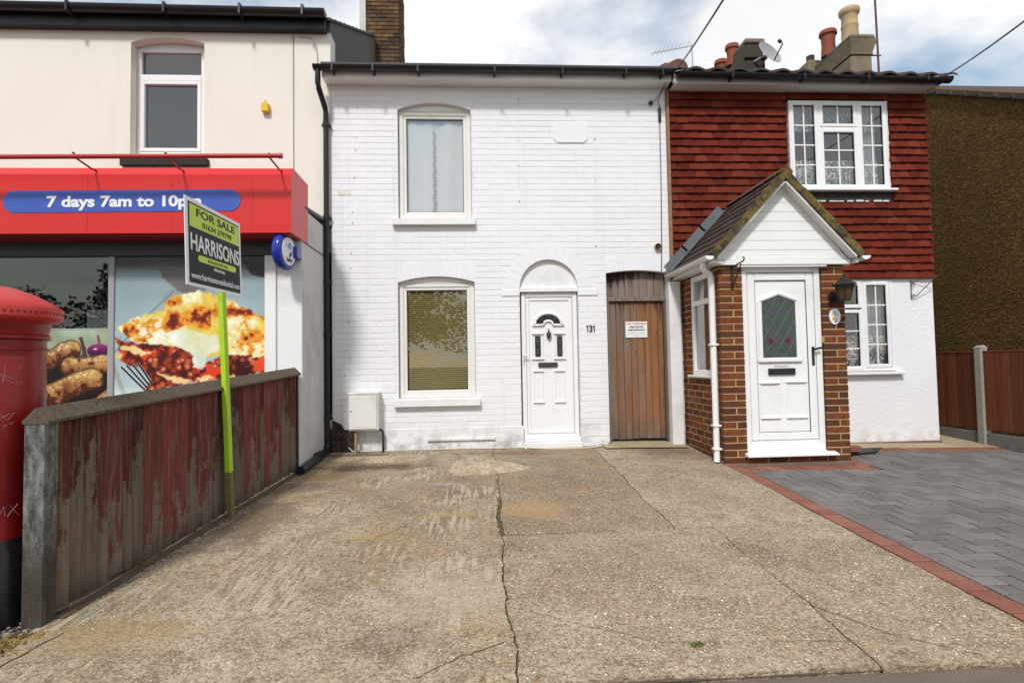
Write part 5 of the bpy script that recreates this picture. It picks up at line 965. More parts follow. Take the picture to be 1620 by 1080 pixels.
    im = over(im, (.30, .30, .31), .9*P_((205, 930), (275, 880), (300, 1010), (230, 1040))*(V > 1000)); return im
poster('window_poster', 8, 20, 1005, 1075, paint_lasagne, -4.127, -2.456, .70, 2.418, S_, 420)
def paint_sausage(U, V, h, w_):           # 325..710 x 590..1060
    n1, n2, n3, n4 = fbm(h, w_, 70, 31), fbm(h, w_, 24, 35), fbm(h, w_, 8, 39), fbm(h, w_, 4, 43); im = lerp((.46, .50, .38), (.70, .76, .68), n1+.15-np.abs(U-520)/700); im = over(im, (.09, .05, .04), sst(735, 790, V+(n2-.5)*40))
    im = over(im, lerp((.24, .03, .20), (.62, .20, .50), .3+n1*.6-(V-705)/70), sst(1.06, .94, ((U-650)/72)**2+((V-722)/42)**2)); im = over(im, (.82, .62, .78), sst(.9, .3, ((U-630)/18)**2+((V-712)/9)**2)); im = over(im, (.30, .20, .17), soft(inpoly(U+(n2-.5)*20, V, [(525, 640), (550, 635), (580, 750), (560, 770)]))); im = over(im, (.50, .28, .30), soft(inpoly(U, V, [(638, 632), (650, 620), (668, 690), (650, 695)])))
    def saus(im, x0_, y0_, x1_, y1_, r_, g_):
        t = np.clip(((U-x0_)*(x1_-x0_)+(V-y0_)*(y1_-y0_))/((x1_-x0_)**2+(y1_-y0_)**2), 0, 1); d = np.hypot(U-(x0_+t*(x1_-x0_)), V-(y0_+t*(y1_-y0_)+8*np.sin(t*6)))/r_; s_ = (V-(y0_+t*(y1_-y0_)))/r_
        c = lerp((.80, .62, .36), (.34, .12, .04), .50+.50*s_+(n1-.5)*.8+(n2-.5)*.9+g_); c = over(c, (.26, .08, .03), sst(.54, .64, n2+.25*s_*(1-g_))*.8); c = over(c, (.95, .90, .78), sst(.62, .70, n3)*sst(.0, -.5, s_)*.7); c = over(c, (.05, .03, .02), sst(.70, .76, n4)*.6); c = c*(1-.55*sst(.75, 1.0, d))[..., None]; return over(im, c, sst(1.03, .97, d))
    im = saus(im, 300, 790, 480, 715, 62, 0); im = saus(im, 470, 820, 760, 815, 64, .05); im = saus(im, 290, 1010, 610, 905, 76, -.05); return over(im, lerp((.40, .22, .10), (.84, .72, .52), n2), soft(inpoly(U, V, [(620, 1030), (730, 940), (730, 1080), (590, 1080)])))
poster('window_poster', 325, 590, 710, 1060, paint_sausage, -4.86, -4.197, .74, 1.592, S_, 230); MB().box(-9, -4.196, SY+.004, SY+.010, 1.595, 1.604).build('poster_edge', 'print_grey', S_)
# fascia sign
FS = root('shop_sign', 'long red shop fascia sign with blue pill giving opening hours', 'sign', (-4, FY, 2.6)); FZ0, FZ1 = 2.595, 3.325
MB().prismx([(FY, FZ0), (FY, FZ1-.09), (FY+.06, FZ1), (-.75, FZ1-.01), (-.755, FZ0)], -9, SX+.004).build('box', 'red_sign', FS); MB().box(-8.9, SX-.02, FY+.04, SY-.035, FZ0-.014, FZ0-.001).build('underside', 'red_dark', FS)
pc, pr = (3.063+2.832)/2-.0, .118; pill = [(-5.04+pr+pr*math.cos(R(90+180*i/12)), pc-.012+pr*math.sin(R(90+180*i/12))) for i in range(13)]+[(-2.575-pr+pr*math.cos(R(-90+180*i/12)), pc+.006+pr*math.sin(R(-90+180*i/12))) for i in range(13)]
MB().prism(pill, FY-.006, FY+.002).build('pill_panel', 'blue_pill', FS); text('lettering', '7 days 7am to 10pm', 'print_white', FS, (-4.59, FY-.0085, 2.838), (1, 0, .006), (0, 0, 1), 1.60, .160, .035)
for x in (-4.18, -3.30, -2.45): MB().box(x-.002, x+.002, FY-.0015, FY+.01, FZ0+.003, FZ1-.095).build('panel_joint', 'red_dark', FS)
RL = root('sign_light_rail', 'thin red lighting rail on bent arms above the fascia sign', 'light rail', (-3.6, FY-.3, 3.3)); ry, rz = FY-.28, 3.335
MB().tube([(-9, ry, rz-.05), (-2.045, ry, rz+.005)], .024, 10).build('rail', 'red_rail', RL, smooth=50); MB().tube([(-2.075, ry, rz+.004), (-2.035, ry, rz+.005)], .029, 10).build('end_cap', 'red_rail', RL)
for x in (-5.9, -4.13, -3.215, -2.17): MB().tube([(x, ry+.01, rz-.0), (x+.005, ry-.005, rz+.03), (x, ry-.02, rz+.02)], .009, 6).build('hook', 'red_rail', RL); MB().tube([(x, ry, rz-.01), (x+.02, FY-.05, FZ1-.045), (x+.02, FY+.03, FZ1-.04)], .010, 6).build('arm', 'red_rail', RL, smooth=True)
# round illuminated sign on the pier
OS = root('projecting_sign', 'blue rimmed oval projecting sign with white face on the shop pier', 'sign', (-2.2, SY, 2.4)); oc = Vector((-2.150, SY-.235, 2.415)); 
on = Vector((.985, -.17, 0)).normalized(); ou = Vector((-on.y, on.x, 0)); oz = Vector((0, 0, 1))
def disc(prof, nm, mt, n=36):
    vs_ = [oc+ou*(r_*.92*math.cos(2*math.pi*k/n))+oz*(r_*1.0*math.sin(2*math.pi*k/n))+on*h for r_, h in prof for k in range(n)]; fs = [(i*n+k, i*n+(k+1) % n, (i+1)*n+(k+1) % n, (i+1)*n+k) for i in range(len(prof)-1) for k in range(n)]; fs += [tuple(range(n)), tuple(range((len(prof)-1)*n, len(prof)*n))]; return MB().add(vs_, fs).build(nm, mt, OS, smooth=35)
disc([(.150, -.075), (.195, -.06), (.212, -.02), (.212, .01), (.195, .035), (.158, .040)], 'rim', 'blue_gloss'); disc([(.156, .030), (.156, .044), (.10, .046)], 'face', 'print_white')
def onf(u, v, e=.048): return oc+ou*u+oz*v+on*e
q = MB(); q.add([onf(u, v) for u, v in ((-.02, .09), (.035, .105), (.05, .06), (.025, .02), (-.015, .035), (-.04, .06))], [(0, 1, 2, 3, 4, 5)]); q.build('hand_motif', 'blue_light', OS); q = MB(); q.add([onf(u, v) for u, v in ((-.075, .07), (-.05, .085), (-.055, .04), (-.08, .04))], [(0, 1, 2, 3)]); q.build('peach_motif', 'orange_light', OS)
text('lettering', 'play', 'print_black', OS, onf(.045, -.045), tuple(ou*.6+oz*.8), tuple(oz*.6-ou*.8), .085, .045, .02, 'C'); text('lettering', 'here', 'print_black', OS, onf(.005, -.118), tuple(ou), tuple(oz), .11, .05, .03, 'C')
MB().box(-2.10, -2.045, SY-.16, SY+.0, 2.36, 2.49, .010).build('wall_box', 'blue_gloss', OS); MB().tube([(-2.26, SY-.0, 2.37), (-2.25, SY-.16, 2.37)], .030, 10).build('stay', 'grey_metal', OS); MB().tube([(-2.08, SY-.08, 2.42), oc-on*.02], .028, 8).build('arm', 'blue_gloss', OS)
bxs = root('alarm_box', 'small yellow box fixed high on the cream shop wall', 'alarm box', (-2.80, 0, 4.59)); MB().box(-2.85, -2.755, -.075, .0, 4.52, 4.645, .012).build('case', 'yellow', bxs); MB().tube([(-2.80, -.03, 4.64), (-2.805, -.05, 4.69)], [.018, .008], 6).build('fixing_lug', 'yellow', bxs)
tag(MB().tube([(-2.39, -.01, 5.58), (-2.20, -.012, 5.56), (-2.14, -.012, 5.45), (-2.12, -.012, 5.2)], .006, 5).build('wall_cable', 'white_cable', None, smooth=True), 'pale cable looping below the shop gutter on the cream wall', 'cable')
# ground drain pipe along the shop
dpp = root('drain_pipe', 'black drain pipe running along the ground beside the shop wall', 'pipe', (-1.98, -.6, 0)); MB().tube([(-2.005, -.062, .09), (-2.005, -.10, .035), (-2.00, -.25, .02), (-1.985, -1.22, gz(0, -1.22)+.05)], .048, 12).build('pipe', 'black_plastic', dpp, smooth=50); MB().box(-2.06, -1.99, -.55, -.30, .0, .07, .008).build('packing_block', 'felt', dpp)
# ------------------------------------------------------------------ shop fence
FN = root('timber_fence', 'worn red painted plank fence with weathered pointed coping beside the shop', 'fence', (-2.18, -2.7, -.13)); fa = Vector((-2.352, -4.29)); fb = Vector((-2.088, -1.06)); fd = (fb-fa); fl = fd.length; fd.normalize(); fn = Vector((fd.y, -fd.x))   # fn points to the driveway
def fp(s, o, z): p_ = fa+fd*s+fn*o; return (p_.x, p_.y, z)
def ft(s): return .862+.185*s/fl
def fbox(mb, s0, s1, o0, o1, zb0, zb1, zt0, zt1): return mb.add([fp(s0, o0, zb0), fp(s1, o0, zb1), fp(s1, o1, zb1), fp(s0, o1, zb0), fp(s0, o0, zt0), fp(s1, o0, zt1), fp(s1, o1, zt1), fp(s0, o1, zt0)], [(0, 3, 2, 1), (4, 5, 6, 7), (0, 1, 5, 4), (1, 2, 6, 5), (2, 3, 7, 6), (3, 0, 4, 7)])
s = .01
while s < fl-.03:
    wd = rnd.uniform(.088, .118); s1 = min(s+wd, fl-.02); gb = gz(0, (fa+fd*s).y)+rnd.uniform(.018, .05); bi = locals().get('bi', 0)+1; jo = rnd.uniform(-.004, .004)+(.008 if bi % 2 else -.006); tl_ = rnd.uniform(-.006, .006)
    mb = MB(); z0, z1, za, zb = gb, gb+rnd.uniform(-.012, .012), ft(s)-.01, ft(s1)-.01; o0, o1 = .003+jo, .022+jo+rnd.uniform(.002, .010)
    mb.add([fp(s, -.012, z0), fp(s1-.014, -.012, z1), fp(s1-.014, o1, z1), fp(s, o0, z0), fp(s+tl_*.5, -.012, za), fp(s1-.014+tl_*.5, -.012, zb), fp(s1-.014+tl_*.5, o1, zb), fp(s+tl_*.5, o0, za)], [(0, 3, 2, 1), (4, 5, 6, 7), (0, 1, 5, 4), (1, 2, 6, 5), (2, 3, 7, 6), (3, 0, 4, 7)]); mb.build('plank', 'fence', FN); s = s1
for (s0, s1) in ((-.09, 1.02), (1.03, fl+.01)):
    mb = MB(); vs_ = []
    for s_ in (s0, s1):
        t_ = ft(s_); vs_ += [fp(s_, -.085, t_-.012), fp(s_, .060, t_-.012), fp(s_, .060, t_+.004), fp(s_, -.012, t_+.075), fp(s_, -.085, t_+.004)]
    mb.add(vs_, [(0, 1, 2, 3, 4), (5, 6, 7, 8, 9)]+[(i, (i+1) % 5, (i+1) % 5+5, i+5) for i in range(5)]); mb.build('coping', 'coping', FN)
for z in (.12, .62): fbox(MB(), 0, fl-.02, -.06, -.014, z-.06, z+.1, z+.02, z+.18).build('rail', 'coping', FN)
fbox(MB(), -.085, .003, -.075, .035, -.30, -.30, .85, .85).build('end_post', 'galv', FN); fbox(MB(), fl-.018, fl+.012, -.05, .03, -.05, -.05, ft(fl), ft(fl)).build('wall_post', simple('dark_red_post', (.045, .014, .012), .8, .2), FN)
fbox(MB(), 0, fl, .02, .085, gz(0, fa.y)-.05, gz(0, fb.y)-.05, gz(0, fa.y)+.010, gz(0, fb.y)+.012).build('kerb_edge', 'dirt', FN)
cl = MB(); rc = random.Random(11)
for k in range(700):
    s_ = rc.uniform(0, fl+.6); o_ = .03+abs(rc.gauss(0, .05)); p_ = fp(s_, o_, 0); r_ = rc.uniform(.003, .012); zc = gz(p_[0], p_[1])+r_*.2; cl.add([(p_[0]+r_*a, p_[1]+r_*b, zc+r_*c) for a, b, c in ((1, 0, 0), (-.6, .9, 0), (-.5, -.8, .1), (0, .1, .9))], [(0, 1, 3), (1, 2, 3), (2, 0, 3)])
cl.build('dirt_crumbs', 'dirt', None, kind='stuff')
# for sale board
SG = root('for_sale_sign', 'estate agent for sale board on a lime green post against the fence', 'sign', (-2.15, -2.56, -.13)); pb0 = Vector((-2.118, -2.62, -.12)); pt = Vector((-2.190, -2.64, 1.83)); q = MB()
def post_seg(a, b, w_, nm, mt):
    q = MB(); vs_ = [p_+Vector((dx*w_, dy*w_, 0)) for p_ in (a, b) for dx, dy in ((-.5, -.9), (.5, -.9), (.5, .9), (-.5, .9))]; q.add(vs_, [(0, 3, 2, 1), (4, 5, 6, 7), (0, 1, 5, 4), (1, 2, 6, 5), (2, 3, 7, 6), (3, 0, 4, 7)]); return q.build(nm, mt, SG)
md_ = pb0+(pt-pb0)*.19; post_seg(md_, Vector((-2.213, -2.645, 2.35)), .038, 'post', 'post_green'); post_seg(pb0-(pt-pb0)*.03, md_, .0382, 'post_foot', 'post_bare')
B0 = Vector((-2.160, -3.27, 1.752)); BY, BZ = .985, .672; yd = Vector((-.010, 1, .028)).normalized(); zd = Vector((-.03, 0, 1)).normalized(); nd = yd.cross(zd)
def bp_(u, v, e): return B0+yd*(u*BY)+zd*(v*BZ)+nd*e
def plate(u0, u1, v0, v1, e0, e1, nm, mt, par): return MB().add([bp_(u, v, e) for e in (e0, e1) for u, v in ((u0, v0), (u1, v0), (u1, v1), (u0, v1))], [(0, 3, 2, 1), (4, 5, 6, 7), (0, 1, 5, 4), (1, 2, 6, 5), (2, 3, 7, 6), (3, 0, 4, 7)]).build(nm, mt, par)
bd = plate(0, 1, 0, 1, -.006, .0, 'board', 'print_white', SG); plate(.045, .965, .035, .955, -.001, .0015, 'dark_panel', 'board_dark', bd); plate(.065, .955, .675, .935, 0, .003, 'green_panel', 'board_green', bd)
def bt_(s_, u, v, w_, h_, mt, e, bo_=.01, al='C', sp=1): return text('lettering', s_, mt, bd, bp_(u, v, e), yd, zd, w_*BY, h_*BZ, bo_, al, .001, 0, sp)
bt_('FOR SALE', .52, .815, .70, .095, 'board_dark', .0045, .012); bt_('01634 379799', .53, .705, .53, .068, 'board_dark', .0045, 0); bt_('HARRISONS', .512, .405, .88, .200, 'print_white', .0035, .012)
pl_ = MB(); n = 10; pill = [(.215+.033*math.cos(R(90+180*i/n)), .335+.038*math.sin(R(90+180*i/n))) for i in range(n+1)]+[(.845+.033*math.cos(R(-90+180*i/n)), .335+.038*math.sin(R(-90+180*i/n))) for i in range(n+1)]; pl_.add([bp_(u, v, .003) for u, v in pill], [tuple(range(len(pill)))]); pl_.build('green_pill', 'board_green', bd); bt_('RESIDENTIAL', .53, .315, .36, .036, 'board_dark', .0045, 0, 'C', 1.5)
q = MB(); q.add([bp_(.715+.018*math.cos(t), .46+.055*math.sin(t), .0055) for t in [2*math.pi*i/12 for i in range(12)]], [tuple(range(12))]); q.build('leaf_motif', 'board_green', bd); bt_('Medway', .55, .222, .20, .052, 'print_white', .0035, .01); bt_('www.harrisonsresidential.com', .505, .085, .87, .075, 'print_white', .0035, .004)
# pillar box
PB = root('pillar_box', 'red cylindrical post box with black base and domed cap behind the fence', 'post box', (-2.685, -4.22, -.21)); cx, cy = -2.752, -4.215; zg = -.24
MB().lathe([(.005, zg), (.275, zg), (.275, zg+.40), (.262, zg+.425), (.255, zg+.47)], cx, cy, 56).build('base', simple('gloss_black_base', (.008, .008, .010), .3, .2), PB, smooth=35)
MB().lathe([(.2525, zg+.468), (.2525, 1.30), (.258, 1.305)], cx, cy, 56).build('body', 'red_post', PB, smooth=35); MB().lathe([(.252, 1.30), (.272, 1.308), (.272, 1.325), (.262, 1.335), (.262, 1.35), (.268, 1.37), (.272, 1.40)], cx, cy, 56).build('collar', 'red_post', PB, smooth=35)
MB().lathe([(.265, 1.392), (.310, 1.408), (.323, 1.422), (.328, 1.428), (.328, 1.474), (.322, 1.488), (.26, 1.532), (.18, 1.575), (.09, 1.606), (.001, 1.617)], cx, cy, 64).build('cap', 'red_cap', PB, smooth=35); q = MB()
for k in range(72): a = 2*math.pi*k/72; q.box(-.006, .0015, -.006, .006, -.007, .007); q.v[-8:] = [(cx+(.328+v[0])*math.cos(a)-v[1]*math.sin(a), cy+(.328+v[0])*math.sin(a)+v[1]*math.cos(a), 1.452+v[2]) for v in q.v[-8:]]
q.build('cap_dentils', 'red_post', PB, kind='stuff'); q = MB()
def scr(pts):                                # scratched lines on the drum: (pixel x, y) read off the curved face
    o = []
    for px, py in pts:
        d = _fw*FPX+CR*(px-810)-CU*(py-540); ex, ey = CAM.x-cx, CAM.y-cy; A = d.x**2+d.y**2; B = 2*(ex*d.x+ey*d.y); Cc = ex*ex+ey*ey-.2582**2; D_ = B*B-4*A*Cc
        if D_ < 0: continue
        t = (-B-math.sqrt(D_))/(2*A); o.append(CAM+d*t)
    if len(o) > 1: MB().tube(o, .0011, 4).build('scratched_graffiti', 'graffiti', PB)
for st in ([(0, 592), (6, 594), (34, 580)], [(6, 594), (20, 598), (36, 606)], [(8, 578), (5, 606), (2, 592)], [(4, 596), (16, 604), (28, 606)], [(0, 662), (14, 655), (24, 652), (12, 664), (22, 668), (4, 674)], [(0, 812), (6, 800), (8, 816)], [(12, 816), (28, 796)], [(16, 800), (30, 814)], [(2, 655), (10, 664)]): scr(st)
MB().lathe([(.249, .40), (.2562, .40), (.2578, .403), (.2578, 1.208), (.2562, 1.211), (.249, 1.211)], cx, cy, 40, R(-125), R(3)).build('door', 'red_post', PB, smooth=30)
MB().lathe([(.249, 1.245), (.262, 1.248), (.262, 1.258), (.249, 1.262)], cx, cy, 56).build('cast_band', 'red_post', PB, smooth=30)
# pebbles and dry grass on the verge
q = MB(); q2 = MB(); r_ = random.Random(5)
for k in range(420):
    X, Y = r_.uniform(-3.2, -2.16), r_.uniform(-5.0, -4.2)
    if r_.random() < .75: X = r_.uniform(-2.55, -2.13)
    s = r_.uniform(.005, .016); z = gz(X, Y)-.008; bmx = bmesh.new(); bmesh.ops.create_icosphere(bmx, subdivisions=1, radius=s)
    for v in bmx.verts: v.co = (X+v.co.x*r_.uniform(.8, 1.4), Y+v.co.y*1.1, z+v.co.z*.6)
    q.bm(bmx)
q.build('pebbles', 'pebble', None, kind='stuff')
for k in range(700):
    X, Y = -2.30-abs(r_.gauss(0, .25)), r_.uniform(-5.0, -4.45); z = gz(X, Y)-.02; a = r_.uniform(0, 6.28); ln = r_.uniform(.03, .10); dx, dy_ = math.cos(a)*ln, math.sin(a)*ln; h = r_.uniform(.01, .05); q2.add([(X-.002, Y, z), (X+.002, Y, z), (X+dx*.6, Y+dy_*.6, z+h), (X+dx, Y+dy_, z+h*.7)], [(0, 1, 2), (1, 3, 2)])
q2.build('dry_grass', 'dry_grass', None, kind='stuff')
q = MB(); q2 = MB()
def tuft(X, Y, n, s, mb):
    for k in range(n):
        a = r_.uniform(0, 6.28); ln = r_.uniform(.4, 1)*s; x, y = X+r_.uniform(-s, s)*.8, Y+r_.uniform(-s, s)*.5; z = gz(x, y)-.004; mb.add([(x-.003, y, z), (x+.003, y, z), (x+math.cos(a)*ln*.6, y+math.sin(a)*ln*.6, z+ln*.5), ], [(0, 1, 2)])
tuft(1.02, -4.83, 160, .035, q); tag(q.build('weed', 'weed', None), 'little green weed growing from a crack in the concrete', 'weed')
for k in range(60): Y = r_.uniform(-5, -1.8); tuft(.135+r_.uniform(-.01, .015), Y, 7, .018, q2)
for k in range(26): tuft(r_.uniform(-2.28, -2.05)+.0, r_.uniform(-4.3, -1.2), 5, .02, q2)
q2.build('crack_moss', 'weed', None, kind='stuff')
lf = pmesh('l', MB().add([(-.5, 0, 0), (0, -.22, .05), (.5, 0, 0), (0, .22, .05)], [(0, 1, 2, 3)]), 'bark')
# stones standing proud of the worn concrete
MT['stones'] = (lambda s: s.fin(s.ramp(s.geo.outputs['Random Per Island'], (0, (.62, .58, .50)), (.30, (.42, .34, .23)), (.55, (.50, .30, .12)), (.70, (.22, .16, .12)), (.85, (.30, .13, .07)), (1, (.78, .76, .70))), .7, .3))(NT('aggregate_stones'))
q = MB(); rs_ = random.Random(21)
for k in range(9000):
    X = rs_.uniform(.16, 2.76); Y = -5.03+abs(rs_.gauss(0, 1.35))
    if rs_.random() < .25: X = rs_.uniform(-2.2, .12)
    if Y > -.6 or (X < .15 and Y < -4.9): continue
    a = rs_.uniform(.003, .0075)*(1.35 if rs_.random() < .12 else 1); t = rs_.uniform(0, 3.14); c_, s_ = math.cos(t), math.sin(t); z = gz(X, Y)+.0005; e = rs_.uniform(.6, 1)
    q.add([(X+a*c_, Y+a*s_, z), (X-a*e*s_, Y+a*e*c_, z), (X-a*c_, Y-a*s_, z), (X+a*e*s_, Y-a*e*c_, z), (X+a*.2, Y, z+a*.55)], [(0, 1, 4), (1, 2, 4), (2, 3, 4), (3, 0, 4)])
q.build('aggregate_stones', 'stones', drive, kind='stuff')
# old fixing holes and a filled line on the white wall
MT['hole'] = simple('plug_hole', (.10, .075, .06), .9, .3, 40); q = MB(); rs_ = random.Random(3)
def fixing_line(px_top, px_bot, y0, y1, n):
    for k in range(n):
        t = (k+rs_.uniform(.1, .9))/n; p_ = at(px_top+(px_bot-px_top)*t, y0+(y1-y0)*t, 0); a = rs_.uniform(.002, .0055); h_ = a*rs_.uniform(.8, 2.4); q.box(p_.x-a, p_.x+a, -.0075, .0, p_.z-h_, p_.z+h_)
fixing_line(566, 545, 160, 640, 13); fixing_line(820, 822, 145, 340, 4); fixing_line(940, 943, 150, 400, 3); q.build('fixing_holes', 'hole', H, kind='stuff')
for (xa, xb, ya, yb) in ((541, 545, 290, 600), (820, 821, 145, 300), (942, 944, 220, 395)):
    a, b = at(xa, ya, 0), at(xb, yb, 0); MB().tube([(a.x, -.0012, a.z), (b.x, -.0012, b.z)], .0032, 4).build('old_cable_line', 'pmortar', H)
# ------------------------------------------------------------------ right hand side: neighbour and fence
N = root('neighbour_building', 'tall brown pebbledashed flank wall of the neighbouring building', 'building', (8.4, 3, 0)); NX = 8.2
MB().prismx([(-.6, -.4), (-.6, 4.55), (.223, 5.03), (1.535, 5.745), (4.2, 7.2), (8, 5.1), (8, -.4)], NX, NX+.3).build('flank_wall', 'pebbledash', N)
MB().box(NX+.3, 14, -.55, -.3, -.4, 4.5).build('front_wall', 'pebbledash', N)
for k in range(18):
    y0 = -.75+k*.275; zt = 4.50+(y0+.6)*.546; MB().add([(NX-.06, y0, zt-.0), (NX+.4, y0, zt-.0), (NX+.4, y0+.31, zt+.155), (NX-.06, y0+.31, zt+.155), (NX-.06, y0, zt+.055), (NX+.4, y0, zt+.055), (NX+.4, y0+.31, zt+.185), (NX-.06, y0+.31, zt+.185)], [(0, 1, 2, 3), (4, 5, 6, 7), (0, 1, 5, 4), (1, 2, 6, 5), (2, 3, 7, 6), (3, 0, 4, 7)]).build('verge_tile', 'pebbledash_rooftile', N)
MB().add([(NX+.38, -.8, 4.46), (14, -.8, 4.46), (14, 4.2, 7.2), (NX+.38, 4.2, 7.2), (NX+.38, 8, 5.1), (14, 8, 5.1)], [(0, 1, 2, 3), (3, 2, 5, 4)]).build('roof', 'roof_tile', N)
RFN = root('panel_fence', 'red brown timber panel fence with concrete post beside the side path', 'fence', (7.0, 0, -.1)); RX_ = 6.98
for py in (-2.0, -.12, 1.75):
    q = MB(); b = gz(RX_, py)-.2; q.box(RX_-.055, RX_+.055, py-.055, py+.055, b, 1.225, .008); vs_ = []; q.add([(RX_-.058, py-.058, 1.225), (RX_+.058, py-.058, 1.225), (RX_+.058, py+.058, 1.225), (RX_-.058, py+.058, 1.225), (RX_-.02, py-.03, 1.262), (RX_+.03, py-.03, 1.262), (RX_+.03, py+.03, 1.262), (RX_-.02, py+.03, 1.262)], [(4, 5, 6, 7), (0, 1, 5, 4), (1, 2, 6, 5), (2, 3, 7, 6), (3, 0, 4, 7)]); q.build('post', 'conc_post', RFN)
for y0, y1 in ((-1.945, -.175), (-.065, 1.695), (1.805, 4.4)):
    MB().box(RX_-.025, RX_+.025, y0, y1, gz(RX_, y0)-.1, .055, .006).build('gravel_board', simple('gravel_board', (.16, .155, .14), .95, .3, 12, .6, 80), RFN); MB().box(RX_-.032, RX_-.02, y0, y1, .056, .10, .004).build('gravel_strip', simple('grey_board', (.09, .085, .08), .8, .2), RFN) if 'gb' not in globals() else None
    y = y0; MB().box(RX_-.03, RX_+.03, y0, y1, 1.165, 1.185, .003).build('capping', 'panel', RFN)
    while y < y1-.01: w_ = min(.115, y1-y); MB().box(RX_-.022+rnd.uniform(-.003, .003), RX_+.012, y+.001, y+w_-.002, .102, 1.164, .003).build('slat', 'panel', RFN); y += w_
# ------------------------------------------------------------------ chimneys and roof fittings
LC = root('brick_chimney', 'tall sooty yellow brick chimney stack between shop and white house', 'chimney', (-1.8, 3.7, 6.6)); c0, c1, y0, y1 = -2.15, -1.485, 3.3, 4.1
MB().box(c0+.012, c1-.012, y0+.012, y1-.012, 5.8, 9.2).build('core', 'soot', LC); k = 0; z = 6.62; obm = pmesh('brick', MB().box(-.5, .5, -.5, .5, -.5, .5, .06), 'old_brick')
while z < 8.75:
    xs = [c0, c0+.22, c0+.445, c1] if k % 2 else [c0, c0+.11, c0+.335, c0+.555, c1]
    for a, b in zip(xs, xs[1:]): piece(obm, 'brick', ((a+b)/2, y0+.05+rnd.uniform(-.006, .004), z+.035), LC, None, (b-a-.012, .1, .066))
    ys = [y0+.1, y0+.33, y0+.56, y1] if k % 2 else [y0+.1, y0+.22, y0+.45, y0+.68, y1]
    for a, b in zip(ys, ys[1:]): piece(obm, 'brick', (c1-.05+rnd.uniform(-.004, .006), (a+b)/2, z+.035), LC, None, (.1, b-a-.012, .066))
    z += .079; k += 1
MB().box(c0-.05, c1+.05, y0-.09, y1+.05, 6.50, 6.66, .03).build('mortar_flaunching', 'moss_mortar', LC); MB().box(c0-.10, c0+.02, y0-.04, y0+.1, 6.9, 9.0).build('rendered_edge', 'greywhite', LC)
SC = root('small_chimney', 'crumbling dark chimney stack with two terracotta pots and a satellite dish', 'chimney', (5.6, 3.7, 6.9)); 
MB().box(5.46, 5.86, 3.2, 4.5, 6.3, 7.18, .02).build('stack', 'soot', SC); MB().box(5.43, 5.90, 3.16, 4.55, 7.18, 7.24, .015).build('oversailing_course', 'old_brick', SC); MB().box(5.47, 5.83, 3.2, 4.5, 7.24, 7.5, .02).build('head', 'soot', SC); MB().box(5.44, 5.85, 3.17, 4.55, 7.50, 7.60, .02).build('coping', 'stack_render', SC)
def pot(par, x, y, z0, z1, r_, mt): return MB().lathe([(r_*.98, z0), (r_*.86, z0+(z1-z0)*.5), (r_*.95, z1-.10), (r_*1.15, z1-.09), (r_*1.15, z1-.03), (r_*1.05, z1), (r_*.8, z1), (r_*.75, z1-.3)], x, y, 20).build('chimney_pot', mt, par, smooth=40)
MB().add([(5.20, 3.22, 6.3), (5.47, 3.22, 6.3), (5.47, 3.22, 7.52), (5.43, 3.22, 7.52), (5.15, 4.5, 6.3), (5.47, 4.5, 6.3), (5.47, 4.5, 7.5), (5.4, 4.5, 7.5)], [(0, 1, 2, 3), (4, 5, 6, 7), (0, 1, 5, 4), (1, 2, 6, 5), (2, 3, 7, 6), (3, 0, 4, 7)]).build('sloping_side', 'soot', SC)
for nm, (x, y, zt) in (('a', (5.44, 3.75, 7.78)), ('b', (5.42, 4.25, 7.72))): pot(SC, x, y, zt-.45, zt, .125, 'pot_red')
DS = root('satellite_dish', 'grey oval satellite dish fixed to the small dark chimney', 'satellite dish', (5.80, 3.0, 7.16)); dc = Vector((5.80, 2.90, 7.155)); dn = Vector((.42, -.80, .30)).normalized(); du = dn.cross(Vector((0, 0, 1))).normalized(); dv_ = du.cross(dn); n = 28; vs_ = []
for j in range(6):
    r_ = j/5
    for k_ in range(n): a = 2*math.pi*k_/n; vs_.append(dc+du*(.335*r_*math.cos(a))+dv_*(.235*r_*math.sin(a))+dn*(.06*r_*r_-.06))
MB().add(vs_, [(j*n+k_, j*n+(k_+1) % n, (j+1)*n+(k_+1) % n, (j+1)*n+k_) for j in range(5) for k_ in range(n)]).build('reflector', 'grey_metal', DS, smooth=True); MB().tube([dc-dv_*.22, dc-dv_*.05+dn*.26, dc+dv_*.03+dn*.24], .014, 6).build('feed_arm', 'black_plastic', DS); MB().tube([dc+dv_*.01+dn*.24, dc+dv_*.07+dn*.22], .032, 8).build('receiver', 'black_plastic', DS); MB().tube([dc-dn*.05, Vector((5.62, 3.19, 7.12))], .025, 8).build('mount', 'grey_metal', DS)
BC = root('rendered_chimney', 'large lichen stained rendered chimney with one buff and one red pot', 'chimney', (7.9, 3.8, 6.8)); MB().box(7.66, 8.12, 3.2, 5.0, 6.2, 7.30, .03).build('stack', 'stack_render', BC); MB().box(7.645, 8.135, 3.18, 5.02, 7.30, 7.345, .012).build('string_course', 'stack_render', BC)
MB().add([(7.66, 3.2, 7.345), (8.12, 3.2, 7.345), (8.12, 5, 7.345), (7.66, 5, 7.345), (7.62, 3.13, 7.62), (8.20, 3.13, 7.62), (8.20, 5.06, 7.62), (7.62, 5.06, 7.62)], [(0, 1, 5, 4), (1, 2, 6, 5), (2, 3, 7, 6), (3, 0, 4, 7), (4, 5, 6, 7)]).build('corbel', 'stack_render', BC); MB().box(7.63, 8.17, 3.15, 5.04, 7.622, 7.72, .03).build('coping', 'stack_render', BC)
